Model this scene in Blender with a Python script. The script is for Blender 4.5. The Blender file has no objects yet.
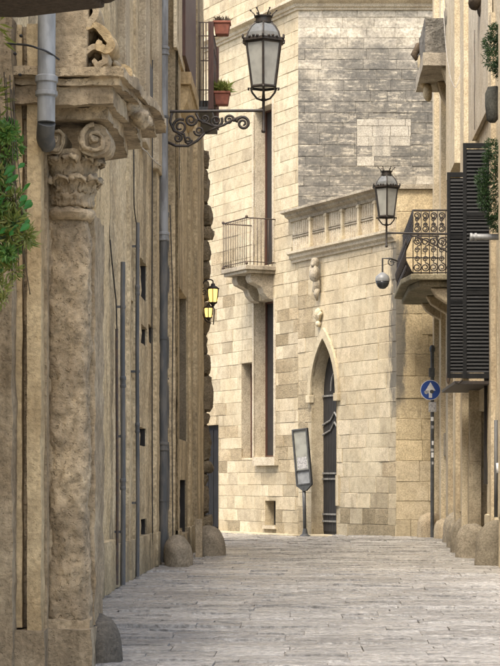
import bpy, math, random
from mathutils import Matrix, Vector, noise as mnoise
random.seed(7)
R = math.radians
scene = bpy.context.scene
COL = scene.collection

# ------------------------------------------------------------------ camera, sky, sun, exposure
F, CX, HZ, CH = 2000.0, 307.0, 484.0, 1.5          # focal length (px of a 500 px wide picture), vanishing point, eye height
cam_d = bpy.data.cameras.new("camera"); cam = bpy.data.objects.new("camera", cam_d); COL.objects.link(cam)
cam_d.sensor_fit = 'HORIZONTAL'; cam_d.sensor_width = 36.0; cam_d.lens = F/500*36
cam_d.shift_x = (250-CX)/500; cam_d.shift_y = (HZ-333)/500
cam_d.clip_start = 0.5; cam_d.clip_end = 1500
cam.location = (0, 0, CH); cam.rotation_euler = (R(90), 0, 0)
scene.camera = cam

SUN_EL, SUN_AZ = 60.0, 203.0                        # degrees; azimuth clockwise from +Y (behind the camera, to the left)
world = bpy.data.worlds.new("World"); scene.world = world; world.use_nodes = True
wn = world.node_tree; bg = wn.nodes['Background']
sky = wn.nodes.new('ShaderNodeTexSky'); sky.sky_type = 'NISHITA'; sky.sun_disc = False
sky.sun_elevation = R(SUN_EL); sky.sun_rotation = R(SUN_AZ); sky.dust_density = 5.0; sky.air_density = 1.0; sky.ozone_density = 0.6
wn.links.new(sky.outputs[0], bg.inputs[0]); bg.inputs[1].default_value = 0.15
sun_d = bpy.data.lights.new("sun", 'SUN'); sun = bpy.data.objects.new("sun", sun_d); COL.objects.link(sun)
sun_d.energy = 1.5; sun_d.angle = R(22); sun_d.color = (1.0, 0.93, 0.82)
_d = Vector((math.sin(R(SUN_AZ))*math.cos(R(SUN_EL)), math.cos(R(SUN_AZ))*math.cos(R(SUN_EL)), math.sin(R(SUN_EL))))
sun.rotation_euler = _d.to_track_quat('Z', 'Y').to_euler()
sun.location = (-20, -10, 40)
scene.view_settings.view_transform = 'Standard'; scene.view_settings.look = 'None'
scene.view_settings.gamma = 1; scene.view_settings.use_curve_mapping = False
scene.view_settings.exposure = 1.5
scene.render.engine = 'CYCLES'
scene.cycles.use_denoising = True
scene.cycles.max_bounces = 8; scene.cycles.diffuse_bounces = 5

# ------------------------------------------------------------------ helpers
def PX(px, Y): return (px-CX)/F*Y
def PZ(py, Y): return CH+(HZ-py)/F*Y
def sm(a, b, t):
    t = max(0.0, min(1.0, (t-a)/(b-a))); return t*t*(3-2*t)
def gz(x, y):                                       # the street rises a little towards the far right corner
    return 0.12*sm(41, 53, y)*sm(-0.8, 2.2, x)
def T(x=0, y=0, z=0): return Matrix.Translation((x, y, z))
def RZ(deg): return Matrix.Rotation(R(deg), 4, 'Z')
WM = {}
def link(o, parent=None, M=None):
    M = M or Matrix()
    COL.objects.link(o)
    if parent is not None:
        o.parent = parent
        o.matrix_basis = WM[parent.name].inverted() @ M
    else:
        o.matrix_basis = M
    WM[o.name] = M
    return o
def tag(o, label=None, cat=None, group=None, kind=None):
    if label: o['label'] = label
    if cat: o['category'] = cat
    if group: o['group'] = group
    if kind: o['kind'] = kind
    return o
def thing(name, label, cat, loc=(0, 0, 0), group=None, rz=0):
    o = bpy.data.objects.new(name, None); o.empty_display_size = 0.3
    link(o, None, T(*loc) @ RZ(rz))
    return tag(o, label, cat, group)

class MB:
    def __init__(s): s.v = []; s.f = []
    def add(s, vs, fs):
        n = len(s.v); s.v += [tuple(v) for v in vs]; s.f += [tuple(i+n for i in f) for f in fs]; return s
    def box(s, x0, x1, y0, y1, z0, z1):
        x0, x1 = min(x0, x1), max(x0, x1); y0, y1 = min(y0, y1), max(y0, y1); z0, z1 = min(z0, z1), max(z0, z1)
        return s.add([(x0,y0,z0),(x1,y0,z0),(x1,y1,z0),(x0,y1,z0),(x0,y0,z1),(x1,y0,z1),(x1,y1,z1),(x0,y1,z1)],
                     [(0,3,2,1),(4,5,6,7),(0,1,5,4),(1,2,6,5),(2,3,7,6),(3,0,4,7)])
    def prism(s, poly, a0, a1, axis='z'):           # poly counter-clockwise seen from +axis
        n = len(poly)
        def mk(p, a):
            if axis == 'z': return (p[0], p[1], a)
            if axis == 'y': return (p[0], a, p[1])
            return (a, p[0], p[1])
        vs = [mk(p, a0) for p in poly]+[mk(p, a1) for p in poly]
        fs = [tuple(range(n))[::-1], tuple(range(n, 2*n))]
        for i in range(n): j = (i+1) % n; fs.append((i, j, n+j, n+i))
        return s.add(vs, fs)
    def tube(s, pts, r, seg=8, cap=True, closed=False):
        pts = [Vector(p) for p in pts]; n = len(pts); rad = r if isinstance(r, (list, tuple)) else [r]*n
        up = None; rings = []
        for i, p in enumerate(pts):
            if closed: t = (pts[(i+1) % n]-pts[i-1])
            else: t = (pts[min(i+1, n-1)]-pts[max(i-1, 0)])
            t = t.normalized() if t.length > 1e-9 else Vector((0, 0, 1))
            if up is None:
                up = t.orthogonal().normalized()
            else:
                up = (up-t*up.dot(t)); up = up.normalized() if up.length > 1e-6 else t.orthogonal().normalized()
            b = t.cross(up)
            rings.append([p+(up*math.cos(2*math.pi*k/seg)+b*math.sin(2*math.pi*k/seg))*rad[i] for k in range(seg)])
        vs = [q for rg in rings for q in rg]; fs = []
        m = n if closed else n-1
        for i in range(m):
            for k in range(seg):
                a = i*seg+k; b_ = i*seg+(k+1) % seg; i2 = (i+1) % n
                fs.append((a, b_, i2*seg+(k+1) % seg, i2*seg+k))
        if cap and not closed:
            fs.append(tuple(range(seg))[::-1]); fs.append(tuple(range((n-1)*seg, n*seg)))
        return s.add(vs, fs)
    def lathe(s, prof, c=(0, 0, 0), seg=24, sx=1, sy=1):     # prof: (r, z) from bottom to top
        vs = []; fs = []
        for r, z in prof:
            for k in range(seg):
                a = 2*math.pi*k/seg; vs.append((c[0]+r*sx*math.cos(a), c[1]+r*sy*math.sin(a), c[2]+z))
        for i in range(len(prof)-1):
            for k in range(seg):
                fs.append((i*seg+k, i*seg+(k+1) % seg, (i+1)*seg+(k+1) % seg, (i+1)*seg+k))
        fs.append(tuple(range(seg))[::-1]); fs.append(tuple(range((len(prof)-1)*seg, len(prof)*seg)))
        return s.add(vs, fs)
    def blob(s, c, r, seg=14, rings=9, amp=0.0, sc=3.0, rot=None):
        r = r if isinstance(r, (tuple, list)) else (r, r, r); vs = []; fs = []
        for i in range(rings+1):
            th = math.pi*i/rings
            for k in range(seg):
                ph = 2*math.pi*k/seg
                p = Vector((r[0]*math.sin(th)*math.cos(ph), r[1]*math.sin(th)*math.sin(ph), -r[2]*math.cos(th)))
                if rot: p = rot @ p
                w = Vector(c)+p
                if amp: w += p.normalized()*amp*mnoise.noise(w*sc)
                vs.append(w)
        for i in range(rings):
            for k in range(seg):
                fs.append((i*seg+k, i*seg+(k+1) % seg, (i+1)*seg+(k+1) % seg, (i+1)*seg+k))
        return s.add(vs, fs)
    def mesh(s, name, smooth=False):
        me = bpy.data.meshes.new(name); me.from_pydata(s.v, [], s.f); me.validate(); me.update()
        if smooth:
            me.polygons.foreach_set('use_smooth', [True]*len(me.polygons))
        return me
    def build(s, name, mat, parent=None, M=None, smooth=False, bevel=0, auto=None):
        me = s.mesh(name, smooth or auto is not None); me.materials.append(mat)
        if auto is not None:
            me.set_sharp_from_angle(angle=R(auto))
        o = bpy.data.objects.new(name, me); link(o, parent, M)
        if bevel:
            b = o.modifiers.new('bevel', 'BEVEL'); b.width = bevel; b.segments = 2; b.limit_method = 'ANGLE'; b.angle_limit = R(40)
        return o
def inst(name, me, parent, M):
    o = bpy.data.objects.new(name, me); return link(o, parent, M)
def rough(mb, amp, sc, seed=0, only=None):          # push vertices about by smooth noise
    out = []
    for v in mb.v:
        p = Vector(v)
        if only and not only(p): out.append(v); continue
        q = p*sc+Vector((seed*3.1, seed*1.7, seed*0.9))
        out.append(tuple(p+amp*(mnoise.noise_vector(q)+0.5*mnoise.noise_vector(q*2.3))))
    mb.v = out; return mb
def gridbox(mb, x0, x1, y0, y1, z0, z1, st):        # a box with subdivided faces (for roughening); shared corners move together
    def ax(a, b): n = max(1, int(round((b-a)/st))); return [a+(b-a)*i/n for i in range(n+1)]
    xs, ys, zs = ax(x0, x1), ax(y0, y1), ax(z0, z1)
    def quad(A, B, fn, flip):
        vs = [fn(a, b) for a in A for b in B]; nb = len(B); fs = []
        for i in range(len(A)-1):
            for j in range(nb-1):
                q = (i*nb+j, (i+1)*nb+j, (i+1)*nb+j+1, i*nb+j+1); fs.append(q[::-1] if flip else q)
        mb.add(vs, fs)
    quad(xs, ys, lambda a, b: (a, b, z0), True); quad(xs, ys, lambda a, b: (a, b, z1), False)
    quad(xs, zs, lambda a, b: (a, y0, b), False); quad(xs, zs, lambda a, b: (a, y1, b), True)
    quad(ys, zs, lambda a, b: (x0, a, b), True); quad(ys, zs, lambda a, b: (x1, a, b), False)
    return mb
def spiral(c, r0, r1, turns, a0, ex, ez, n=26):     # points in the plane spanned by ex, ez
    c = Vector(c); ex = Vector(ex); ez = Vector(ez); out = []
    for i in range(n+1):
        t = i/n; a = a0+turns*2*math.pi*t; r = r0+(r1-r0)*t
        out.append(c+ex*r*math.cos(a)+ez*r*math.sin(a))
    return out
def bez(p0, p1, p2, p3, n=12):
    p0, p1, p2, p3 = map(Vector, (p0, p1, p2, p3))
    return [p0*(1-t)**3+p1*3*t*(1-t)**2+p2*3*t*t*(1-t)+p3*t**3 for t in [i/n for i in range(n+1)]]

# ------------------------------------------------------------------ materials
def newmat(name):
    m = bpy.data.materials.new(name); m.use_nodes = True
    nt = m.node_tree; return m, nt, nt.nodes['Principled BSDF']
def nd(nt, t, **kw):
    n = nt.nodes.new(t)
    for k, v in kw.items(): setattr(n, k, v)
    return n
def mixc(nt, fac, a, b, mode='MIX'):
    n = nd(nt, 'ShaderNodeMix', data_type='RGBA', blend_type=mode)
    for sock, val in ((n.inputs[0], fac), (n.inputs[6], a), (n.inputs[7], b)):
        if hasattr(val, 'links') or hasattr(val, 'is_output'): nt.links.new(val, sock)
        else: sock.default_value = (*val, 1) if isinstance(val, tuple) else val
    return n.outputs[2]
def math_(nt, op, a, b=None, c=None):
    n = nd(nt, 'ShaderNodeMath', operation=op)
    for i, val in enumerate((a, b, c)):
        if val is None: continue
        if hasattr(val, 'is_output'): nt.links.new(val, n.inputs[i])
        else: n.inputs[i].default_value = val
    return n.outputs[0]
def tex(nt, scale=(1, 1, 1), sc=1.0, detail=5, rough_=0.55, off=(0, 0, 0), dist=0.0):
    g = nd(nt, 'ShaderNodeNewGeometry'); mp = nd(nt, 'ShaderNodeMapping'); mp.inputs['Scale'].default_value = scale
    mp.inputs['Location'].default_value = off
    nt.links.new(g.outputs['Position'], mp.inputs[0])
    n = nd(nt, 'ShaderNodeTexNoise'); n.inputs['Scale'].default_value = sc; n.inputs['Detail'].default_value = detail
    n.inputs['Roughness'].default_value = rough_; n.inputs['Distortion'].default_value = dist
    nt.links.new(mp.outputs[0], n.inputs['Vector'])
    return n.outputs[0]
def ramp(nt, val, lo, hi, inv=False):
    n = nd(nt, 'ShaderNodeMapRange', interpolation_type='SMOOTHSTEP'); nt.links.new(val, n.inputs[0])
    n.inputs[1].default_value = lo; n.inputs[2].default_value = hi
    n.inputs[3].default_value = 1.0 if inv else 0.0; n.inputs[4].default_value = 0.0 if inv else 1.0
    return n.outputs[0]
def piece_random(nt):
    oi = nd(nt, 'ShaderNodeObjectInfo'); g = nd(nt, 'ShaderNodeNewGeometry')
    a = math_(nt, 'MULTIPLY', g.outputs['Random Per Island'], 7.31)
    return math_(nt, 'FRACT', math_(nt, 'ADD', oi.outputs['Random'], a))

def stone(name, light, dark, stain=(0.12, 0.10, 0.075), stain_amt=0.5, streak=0.5, var=0.25, bump=0.5, fine=28.0,
          mott=0.7, roughn=0.92, pits=0.5, damp=0.0, off=0.0, bdist=0.02, grain=0.3, streak_scale=(2.6, 2.6, 0.22), stain_lo=0.52, stain_hi=0.72):
    m, nt, b = newmat(name)
    o = (off, off*1.7, off*0.6)
    n1 = tex(nt, sc=mott, detail=7, off=o); n2 = tex(nt, scale=streak_scale, sc=1.0, detail=6, rough_=0.6, off=o)
    n3 = tex(nt, sc=fine, detail=6, rough_=0.65, off=o); n4 = tex(nt, sc=5.0, detail=6, rough_=0.62, off=o)
    c = mixc(nt, ramp(nt, n1, 0.36, 0.66), light, dark)
    c = mixc(nt, math_(nt, 'MULTIPLY', ramp(nt, n4, 0.42, 0.68), 0.45), c, tuple(x*0.62 for x in dark))
    pr = piece_random(nt)
    c = mixc(nt, 1.0, c, mixc(nt, pr, (1-var, 1-var, 1-var*1.1), (1+var*0.55, 1+var*0.55, 1+var*0.5)), 'MULTIPLY')
    c = mixc(nt, math_(nt, 'MULTIPLY', ramp(nt, n2, stain_lo, stain_hi), streak), c, stain)
    n5 = tex(nt, sc=1.4, detail=9, rough_=0.7, off=(o[0]+9, 3, o[2]))
    c = mixc(nt, math_(nt, 'MULTIPLY', ramp(nt, n5, 0.54, 0.74), stain_amt), c, stain)
    if damp:
        g = nd(nt, 'ShaderNodeNewGeometry'); sp = nd(nt, 'ShaderNodeSeparateXYZ'); nt.links.new(g.outputs['Position'], sp.inputs[0])
        h = math_(nt, 'ADD', sp.outputs[2], math_(nt, 'MULTIPLY', n5, -1.6))
        c = mixc(nt, math_(nt, 'MULTIPLY', ramp(nt, h, -0.9, 0.35, True), damp), c, (0.085, 0.082, 0.055))
    gl, gh = 1-grain, 1+grain*0.75
    c = mixc(nt, 1.0, c, mixc(nt, ramp(nt, n3, 0.30, 0.70), (gl, gl, gl*0.98), (gh, gh, gh)), 'MULTIPLY')
    nt.links.new(c, b.inputs['Base Color']); b.inputs['Roughness'].default_value = roughn
    b.inputs['Specular IOR Level'].default_value = 0.25
    h = math_(nt, 'ADD', n3, math_(nt, 'MULTIPLY', n4, 1.5))
    pit = ramp(nt, tex(nt, sc=fine*1.9, detail=3, off=o), 0.30, 0.42)
    h = math_(nt, 'ADD', h, math_(nt, 'MULTIPLY', pit, pits))
    bp = nd(nt, 'ShaderNodeBump'); bp.inputs['Strength'].default_value = bump; bp.inputs['Distance'].default_value = bdist
    nt.links.new(h, bp.inputs['Height']); nt.links.new(bp.outputs[0], b.inputs['Normal'])
    return m
def simple(name, col, rough_=0.6, metal=0.0, var=0.3, sc=12.0, bump=0.15, col2=None, spec=0.5, vscale=(1, 1, 1)):
    m, nt, b = newmat(name)
    n = tex(nt, scale=vscale, sc=sc, detail=6, rough_=0.6)
    c2 = col2 or tuple(x*(1-var) for x in col)
    c = mixc(nt, ramp(nt, n, 0.38, 0.66), col, c2)
    nt.links.new(c, b.inputs['Base Color']); b.inputs['Metallic'].default_value = metal
    r = nd(nt, 'ShaderNodeMapRange'); nt.links.new(n, r.inputs[0]); r.inputs[3].default_value = rough_*0.75; r.inputs[4].default_value = min(1, rough_*1.3)
    nt.links.new(r.outputs[0], b.inputs['Roughness']); b.inputs['Specular IOR Level'].default_value = spec
    if bump:
        bp = nd(nt, 'ShaderNodeBump'); bp.inputs['Strength'].default_value = bump; bp.inputs['Distance'].default_value = 0.005
        nt.links.new(tex(nt, scale=vscale, sc=sc*4, detail=4), bp.inputs['Height']); nt.links.new(bp.outputs[0], b.inputs['Normal'])
    return m

M = {}
M['pale'] = stone('pale_limestone', (0.565, 0.49, 0.345), (0.49, 0.41, 0.275), streak=0.45, stain_amt=0.3, var=0.13, bump=0.35, grain=0.17, stain=(0.26, 0.22, 0.15))
M['tan'] = stone('tan_limestone', (0.54, 0.465, 0.335), (0.46, 0.385, 0.26), grain=0.22, streak=0.35, stain_amt=0.35, var=0.24, bump=0.6, stain=(0.18, 0.14, 0.09), off=3)
M['brown'] = stone('eroded_brown_limestone', (0.50, 0.415, 0.28), (0.41, 0.33, 0.21), streak=0.3, stain_amt=0.5, var=0.3, bump=1.0, bdist=0.035, stain=(0.14, 0.105, 0.06), off=6, damp=0.35)
M['crust'] = stone('black_crusted_limestone', (0.555, 0.50, 0.395), (0.48, 0.43, 0.335), streak=0.3, stain_amt=0.2, var=0.18, bump=0.5, stain=(0.13, 0.128, 0.12), off=11, streak_scale=(1.6, 1.6, 7.0), stain_lo=0.44, stain_hi=0.64, grain=0.3, fine=16, mott=1.2)
def add_crust(m):
    nt = m.node_tree; b = nt.nodes['Principled BSDF']; src = b.inputs['Base Color'].links[0].from_socket
    big = ramp(nt, tex(nt, scale=(0.7, 0.7, 1.0), sc=0.8, detail=4, off=(4, 0, 7)), 0.28, 0.50)
    lines = ramp(nt, tex(nt, scale=(1.5, 1.5, 16.0), sc=1.0, detail=9, rough_=0.75), 0.38, 0.53)
    blot = ramp(nt, tex(nt, scale=(3.0, 3.0, 4.5), sc=1.0, detail=9, rough_=0.8, off=(8, 1, 2)), 0.41, 0.55)
    f = math_(nt, 'MULTIPLY', big, math_(nt, 'MAXIMUM', math_(nt, 'MULTIPLY', lines, 0.8), math_(nt, 'MULTIPLY', blot, 0.85)))
    g = nd(nt, 'ShaderNodeNewGeometry'); sz = nd(nt, 'ShaderNodeSeparateXYZ'); nt.links.new(g.outputs['Position'], sz.inputs[0])
    zn = math_(nt, 'ADD', sz.outputs[2], math_(nt, 'MULTIPLY', math_(nt, 'SUBTRACT', tex(nt, scale=(0.8, 0.8, 1.0), sc=1.0, detail=6), 0.5), 3.0))
    f = math_(nt, 'MULTIPLY', f, math_(nt, 'MULTIPLY', ramp(nt, zn, 13.5, 15.0, True), ramp(nt, zn, 8.2, 9.6)))
    nt.links.new(mixc(nt, math_(nt, 'MULTIPLY', f, 0.95), src, (0.055, 0.056, 0.055)), b.inputs['Base Color'])
add_crust(M['crust'])
M['yellow'] = stone('yellow_limestone', (0.56, 0.465, 0.30), (0.47, 0.38, 0.235), streak=0.3, stain_amt=0.3, var=0.2, bump=0.6, stain=(0.20, 0.15, 0.08), off=14)
def add_runoff(m, x0, x1, z0, z1, col):
    nt = m.node_tree; b = nt.nodes['Principled BSDF']; src = b.inputs['Base Color'].links[0].from_socket
    g = nd(nt, 'ShaderNodeNewGeometry'); sp_ = nd(nt, 'ShaderNodeSeparateXYZ'); nt.links.new(g.outputs['Position'], sp_.inputs[0])
    nz = tex(nt, scale=(5, 5, 1.2), sc=1.5, detail=8, rough_=0.7); sh = math_(nt, 'MULTIPLY', math_(nt, 'SUBTRACT', nz, 0.5), 0.5)
    xx = math_(nt, 'ADD', sp_.outputs[0], sh); zz = math_(nt, 'ADD', sp_.outputs[2], math_(nt, 'MULTIPLY', sh, 4.0))
    f = math_(nt, 'MULTIPLY', math_(nt, 'MULTIPLY', ramp(nt, xx, x0-0.05, x0+0.05), ramp(nt, xx, x1-0.06, x1+0.06, True)), math_(nt, 'MULTIPLY', ramp(nt, zz, z0-0.6, z0+0.6), ramp(nt, zz, z1-0.4, z1+0.4, True)))
    nt.links.new(mixc(nt, math_(nt, 'MULTIPLY', f, 0.85), src, col), b.inputs['Base Color'])
for k_ in ('yellow', 'pale', 'tan', 'brown'): add_runoff(M[k_], 2.20, 2.58, 3.6, 8.0, (0.085, 0.083, 0.075))
M['joint'] = stone('mortar', (0.52, 0.455, 0.34), (0.42, 0.355, 0.25), var=0, bump=0.6, streak=0.2)
M['trim'] = stone('carved_pale_trim', (0.54, 0.475, 0.355), (0.45, 0.38, 0.27), streak=0.35, stain_amt=0.35, var=0.05, bump=0.4, stain=(0.19, 0.16, 0.12), off=18)
M['inset'] = stone('grey_beige_repair_stone', (0.43, 0.395, 0.32), (0.35, 0.32, 0.26), streak=0.6, stain_amt=0.4, var=0.1, bump=0.4, stain=(0.20, 0.19, 0.165), off=63)
M['weathered'] = stone('grey_weathered_trim', (0.42, 0.37, 0.28), (0.28, 0.24, 0.18), streak=0.5, stain_amt=0.6, var=0.05, bump=0.7, stain=(0.10, 0.09, 0.07), off=21)
M['portal'] = stone('old_portal_stone', (0.42, 0.335, 0.215), (0.27, 0.205, 0.125), streak=0.6, stain_amt=0.7, var=0.08, bump=0.9, bdist=0.012, stain=(0.115, 0.085, 0.05), off=24, mott=1.6, grain=0.34, fine=20, stain_lo=0.48, stain_hi=0.62)
M['portal_dark'] = stone('eroded_dark_portal_stone', (0.46, 0.36, 0.225), (0.26, 0.20, 0.125), streak=0.6, stain_amt=0.6, var=0.05, bump=1.0, bdist=0.02, stain=(0.075, 0.058, 0.04), off=29, mott=2.0, grain=0.35, fine=16)
M['portal_light'] = stone('rubbed_portal_stone', (0.52, 0.405, 0.235), (0.38, 0.28, 0.15), streak=0.35, stain_amt=0.3, var=0.08, bump=0.7, bdist=0.012, stain=(0.15, 0.115, 0.07), off=27, mott=1.6, grain=0.3, fine=20)
M['oldwall'] = stone('stained_old_plaster', (0.62, 0.495, 0.30), (0.50, 0.385, 0.215), streak=0.62, stain_amt=0.7, var=0.05, bump=0.9, stain=(0.16, 0.122, 0.072), off=31, damp=0.5, streak_scale=(1.6, 1.5, 0.14), stain_lo=0.45, stain_hi=0.60, grain=0.33, fine=18, mott=1.1)
M['oldwall2'] = stone('grey_ochre_plaster', (0.62, 0.51, 0.325), (0.50, 0.395, 0.24), streak=0.62, stain_amt=0.7, var=0.05, bump=0.8, stain=(0.15, 0.12, 0.075), off=37, damp=0.55, streak_scale=(1.6, 1.3, 0.12), stain_lo=0.45, stain_hi=0.60, grain=0.33, fine=18, mott=1.1)
M['cream'] = stone('cream_plaster', (0.60, 0.52, 0.37), (0.53, 0.435, 0.285), streak=0.35, stain_amt=0.15, var=0.05, bump=0.3, stain=(0.34, 0.27, 0.17), off=41, streak_scale=(1.6, 1.0, 0.18))
M['creamdirty'] = stone('dirty_cream_stone', (0.52, 0.44, 0.305), (0.40, 0.325, 0.215), streak=0.55, stain_amt=0.35, var=0.05, bump=0.5, stain=(0.15, 0.115, 0.075), off=44, damp=0.6, streak_scale=(1.6, 1.2, 0.16))
M['boss'] = stone('dark_boss_stone', (0.29, 0.24, 0.16), (0.19, 0.15, 0.10), streak=0.4, stain_amt=0.6, var=0.3, bump=1.0, bdist=0.04, stain=(0.075, 0.06, 0.042), off=47)
M['guard'] = stone('guard_stone', (0.27, 0.232, 0.172), (0.17, 0.145, 0.105), streak=0.3, stain_amt=0.5, var=0.2, bump=0.7, stain=(0.095, 0.08, 0.055), off=51)
M['guarddark'] = stone('dark_guard_stone', (0.15, 0.13, 0.10), (0.09, 0.078, 0.06), streak=0.3, stain_amt=0.5, var=0.1, bump=0.7, stain=(0.05, 0.045, 0.035), off=52)
M['guardpale'] = stone('pale_guard_stone', (0.48, 0.41, 0.29), (0.36, 0.29, 0.19), streak=0.3, stain_amt=0.4, var=0.1, bump=0.7, stain=(0.13, 0.10, 0.07), off=53)
M['iron'] = simple('black_iron', (0.022, 0.020, 0.018), 0.55, 0.3, sc=18, col2=(0.045, 0.033, 0.024))
M['rail'] = simple('rusty_railing_iron', (0.055, 0.045, 0.038), 0.7, 0.2, sc=14, col2=(0.10, 0.065, 0.04))
M['pipe'] = simple('blue_grey_painted_pipe', (0.235, 0.245, 0.245), 0.6, 0.1, sc=3, col2=(0.13, 0.13, 0.125), vscale=(3, 3, 0.6))
M['pipe_dark'] = simple('dark_lead_pipe', (0.062, 0.067, 0.068), 0.7, 0.1, sc=3, col2=(0.125, 0.12, 0.108), vscale=(3, 3, 0.6))
M['zinc'] = simple('light_zinc_pipe', (0.27, 0.275, 0.265), 0.55, 0.2, sc=4, col2=(0.18, 0.182, 0.175), vscale=(3, 3, 0.8))
M['brownwood'] = simple('red_brown_painted_wood', (0.085, 0.036, 0.022), 0.55, 0, sc=6, col2=(0.05, 0.022, 0.015), vscale=(6, 6, 0.6))
M['darkwood'] = simple('dark_grey_wood', (0.022, 0.020, 0.018), 0.7, 0, sc=5, col2=(0.011, 0.010, 0.009), vscale=(6, 6, 0.5))
M['gate'] = simple('dark_gate_wood', (0.016, 0.0155, 0.016), 0.75, 0, sc=5, col2=(0.009, 0.009, 0.009), vscale=(6, 6, 0.5), spec=0.2)  # wood coloured darker so the far door looks in shade
M['orangewood'] = simple('orange_varnished_wood', (0.34, 0.16, 0.05), 0.5, 0, sc=6, col2=(0.24, 0.11, 0.035), vscale=(6, 6, 0.5))
M['shutter'] = simple('black_green_shutter_paint', (0.004, 0.0045, 0.0045), 0.6, 0, sc=9, col2=(0.009, 0.009, 0.0085), spec=0.25)
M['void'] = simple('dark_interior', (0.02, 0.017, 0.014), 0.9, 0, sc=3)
M['terracotta'] = simple('terracotta', (0.25, 0.085, 0.05), 0.8, 0, sc=8, col2=(0.17, 0.06, 0.04))
M['cable_black'] = simple('black_cable', (0.02, 0.02, 0.02), 0.6)
M['cable_white'] = simple('pale_cable', (0.55, 0.52, 0.46), 0.6)
M['white'] = simple('white_paint', (0.75, 0.75, 0.73), 0.5, 0, sc=9, col2=(0.6, 0.6, 0.57))
M['paper'] = simple('weathered_paper', (0.30, 0.30, 0.255), 0.5, 0, sc=3, col2=(0.20, 0.20, 0.17))
M['sticker'] = simple('faded_sticker', (0.45, 0.44, 0.42), 0.7, 0, sc=20, col2=(0.22, 0.22, 0.22))
M['signblue'] = simple('blue_sign_face', (0.012, 0.06, 0.30), 0.35, 0, sc=6, col2=(0.010, 0.045, 0.22))
M['galv'] = simple('dark_galvanised_pole', (0.085, 0.088, 0.085), 0.5, 0.4, sc=7, col2=(0.05, 0.05, 0.05))
M['greyplastic'] = simple('grey_plastic', (0.27, 0.28, 0.28), 0.4, 0, sc=6)
M['smoked'] = simple('smoked_dome', (0.05, 0.055, 0.06), 0.12, 0, sc=4, bump=0)
M['mossy'] = stone('mossy_slab_stone', (0.30, 0.26, 0.175), (0.19, 0.17, 0.11), streak=0.5, stain_amt=0.7, var=0.05, bump=0.9, stain=(0.07, 0.068, 0.042), off=68)
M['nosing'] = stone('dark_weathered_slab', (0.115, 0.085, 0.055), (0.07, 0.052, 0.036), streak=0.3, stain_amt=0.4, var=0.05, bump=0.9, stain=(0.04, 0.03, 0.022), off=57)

def paving_mat(name):
    m, nt, b = newmat(name)
    n1 = tex(nt, sc=0.5, detail=6); n3 = tex(nt, sc=16, detail=6, rough_=0.65); n4 = tex(nt, scale=(1.0, 3.0, 1.0), sc=2.2, detail=9, rough_=0.65, dist=0.6)
    c = mixc(nt, ramp(nt, n1, 0.36, 0.64), (0.375, 0.362, 0.335), (0.29, 0.278, 0.255))
    c = mixc(nt, math_(nt, 'MULTIPLY', ramp(nt, n4, 0.45, 0.70), 0.65), c, (0.135, 0.127, 0.113))
    n6 = tex(nt, scale=(1.8, 8.0, 1.0), sc=1.0, detail=9, rough_=0.7, dist=0.8)
    c = mixc(nt, math_(nt, 'MULTIPLY', ramp(nt, n6, 0.54, 0.68), 0.5), c, (0.10, 0.095, 0.085))
    pr = piece_random(nt)
    c = mixc(nt, 1.0, c, mixc(nt, pr, (0.80, 0.79, 0.775), (1.16, 1.155, 1.14)), 'MULTIPLY')
    c = mixc(nt, 1.0, c, mixc(nt, ramp(nt, n3, 0.3, 0.7), (0.62, 0.62, 0.62), (1.3, 1.3, 1.3)), 'MULTIPLY')
    nt.links.new(c, b.inputs['Base Color'])
    r = nd(nt, 'ShaderNodeMapRange'); nt.links.new(n4, r.inputs[0]); r.inputs[1].default_value = 0.3; r.inputs[2].default_value = 0.7
    r.inputs[3].default_value = 0.14; r.inputs[4].default_value = 0.40
    nt.links.new(r.outputs[0], b.inputs['Roughness'])
    h = math_(nt, 'ADD', math_(nt, 'MULTIPLY', n3, 0.5), math_(nt, 'ADD', math_(nt, 'MULTIPLY', n4, 2.0), math_(nt, 'MULTIPLY', n6, -1.2)))
    bp = nd(nt, 'ShaderNodeBump'); bp.inputs['Strength'].default_value = 1.0; bp.inputs['Distance'].default_value = 0.03
    nt.links.new(h, bp.inputs['Height']); nt.links.new(bp.outputs[0], b.inputs['Normal'])
    return m
M['paving'] = paving_mat('worn_paving_stone')
M['joint_dark'] = simple('street_bed_dirt', (0.27, 0.255, 0.225), 0.95, 0, sc=10, col2=(0.18, 0.168, 0.145), spec=0.1)

def glass_mat(name, col, rough_=0.3, emit=None, strength=0):
    m, nt, b = newmat(name)
    n = tex(nt, sc=6, detail=4)
    nt.links.new(mixc(nt, ramp(nt, n, 0.35, 0.7), col, tuple(x*0.75 for x in col)), b.inputs['Base Color'])
    b.inputs['Roughness'].default_value = rough_
    if emit:
        b.inputs['Emission Color'].default_value = (*emit, 1); b.inputs['Emission Strength'].default_value = strength
    else:
        b.inputs['Transmission Weight'].default_value = 0.55
    return m
M['frost'] = glass_mat('dusty_lantern_glass', (0.62, 0.62, 0.56), 0.35)
M['roofglass'] = glass_mat('dusty_roof_glass', (0.30, 0.31, 0.30), 0.2)
M['lit'] = glass_mat('lit_yellow_glass', (0.6, 0.38, 0.08), 0.4, (1.0, 0.66, 0.18), 0.7)
M['pane'] = simple('dark_window_glass', (0.03, 0.03, 0.032), 0.15, 0, sc=2, bump=0)

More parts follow.
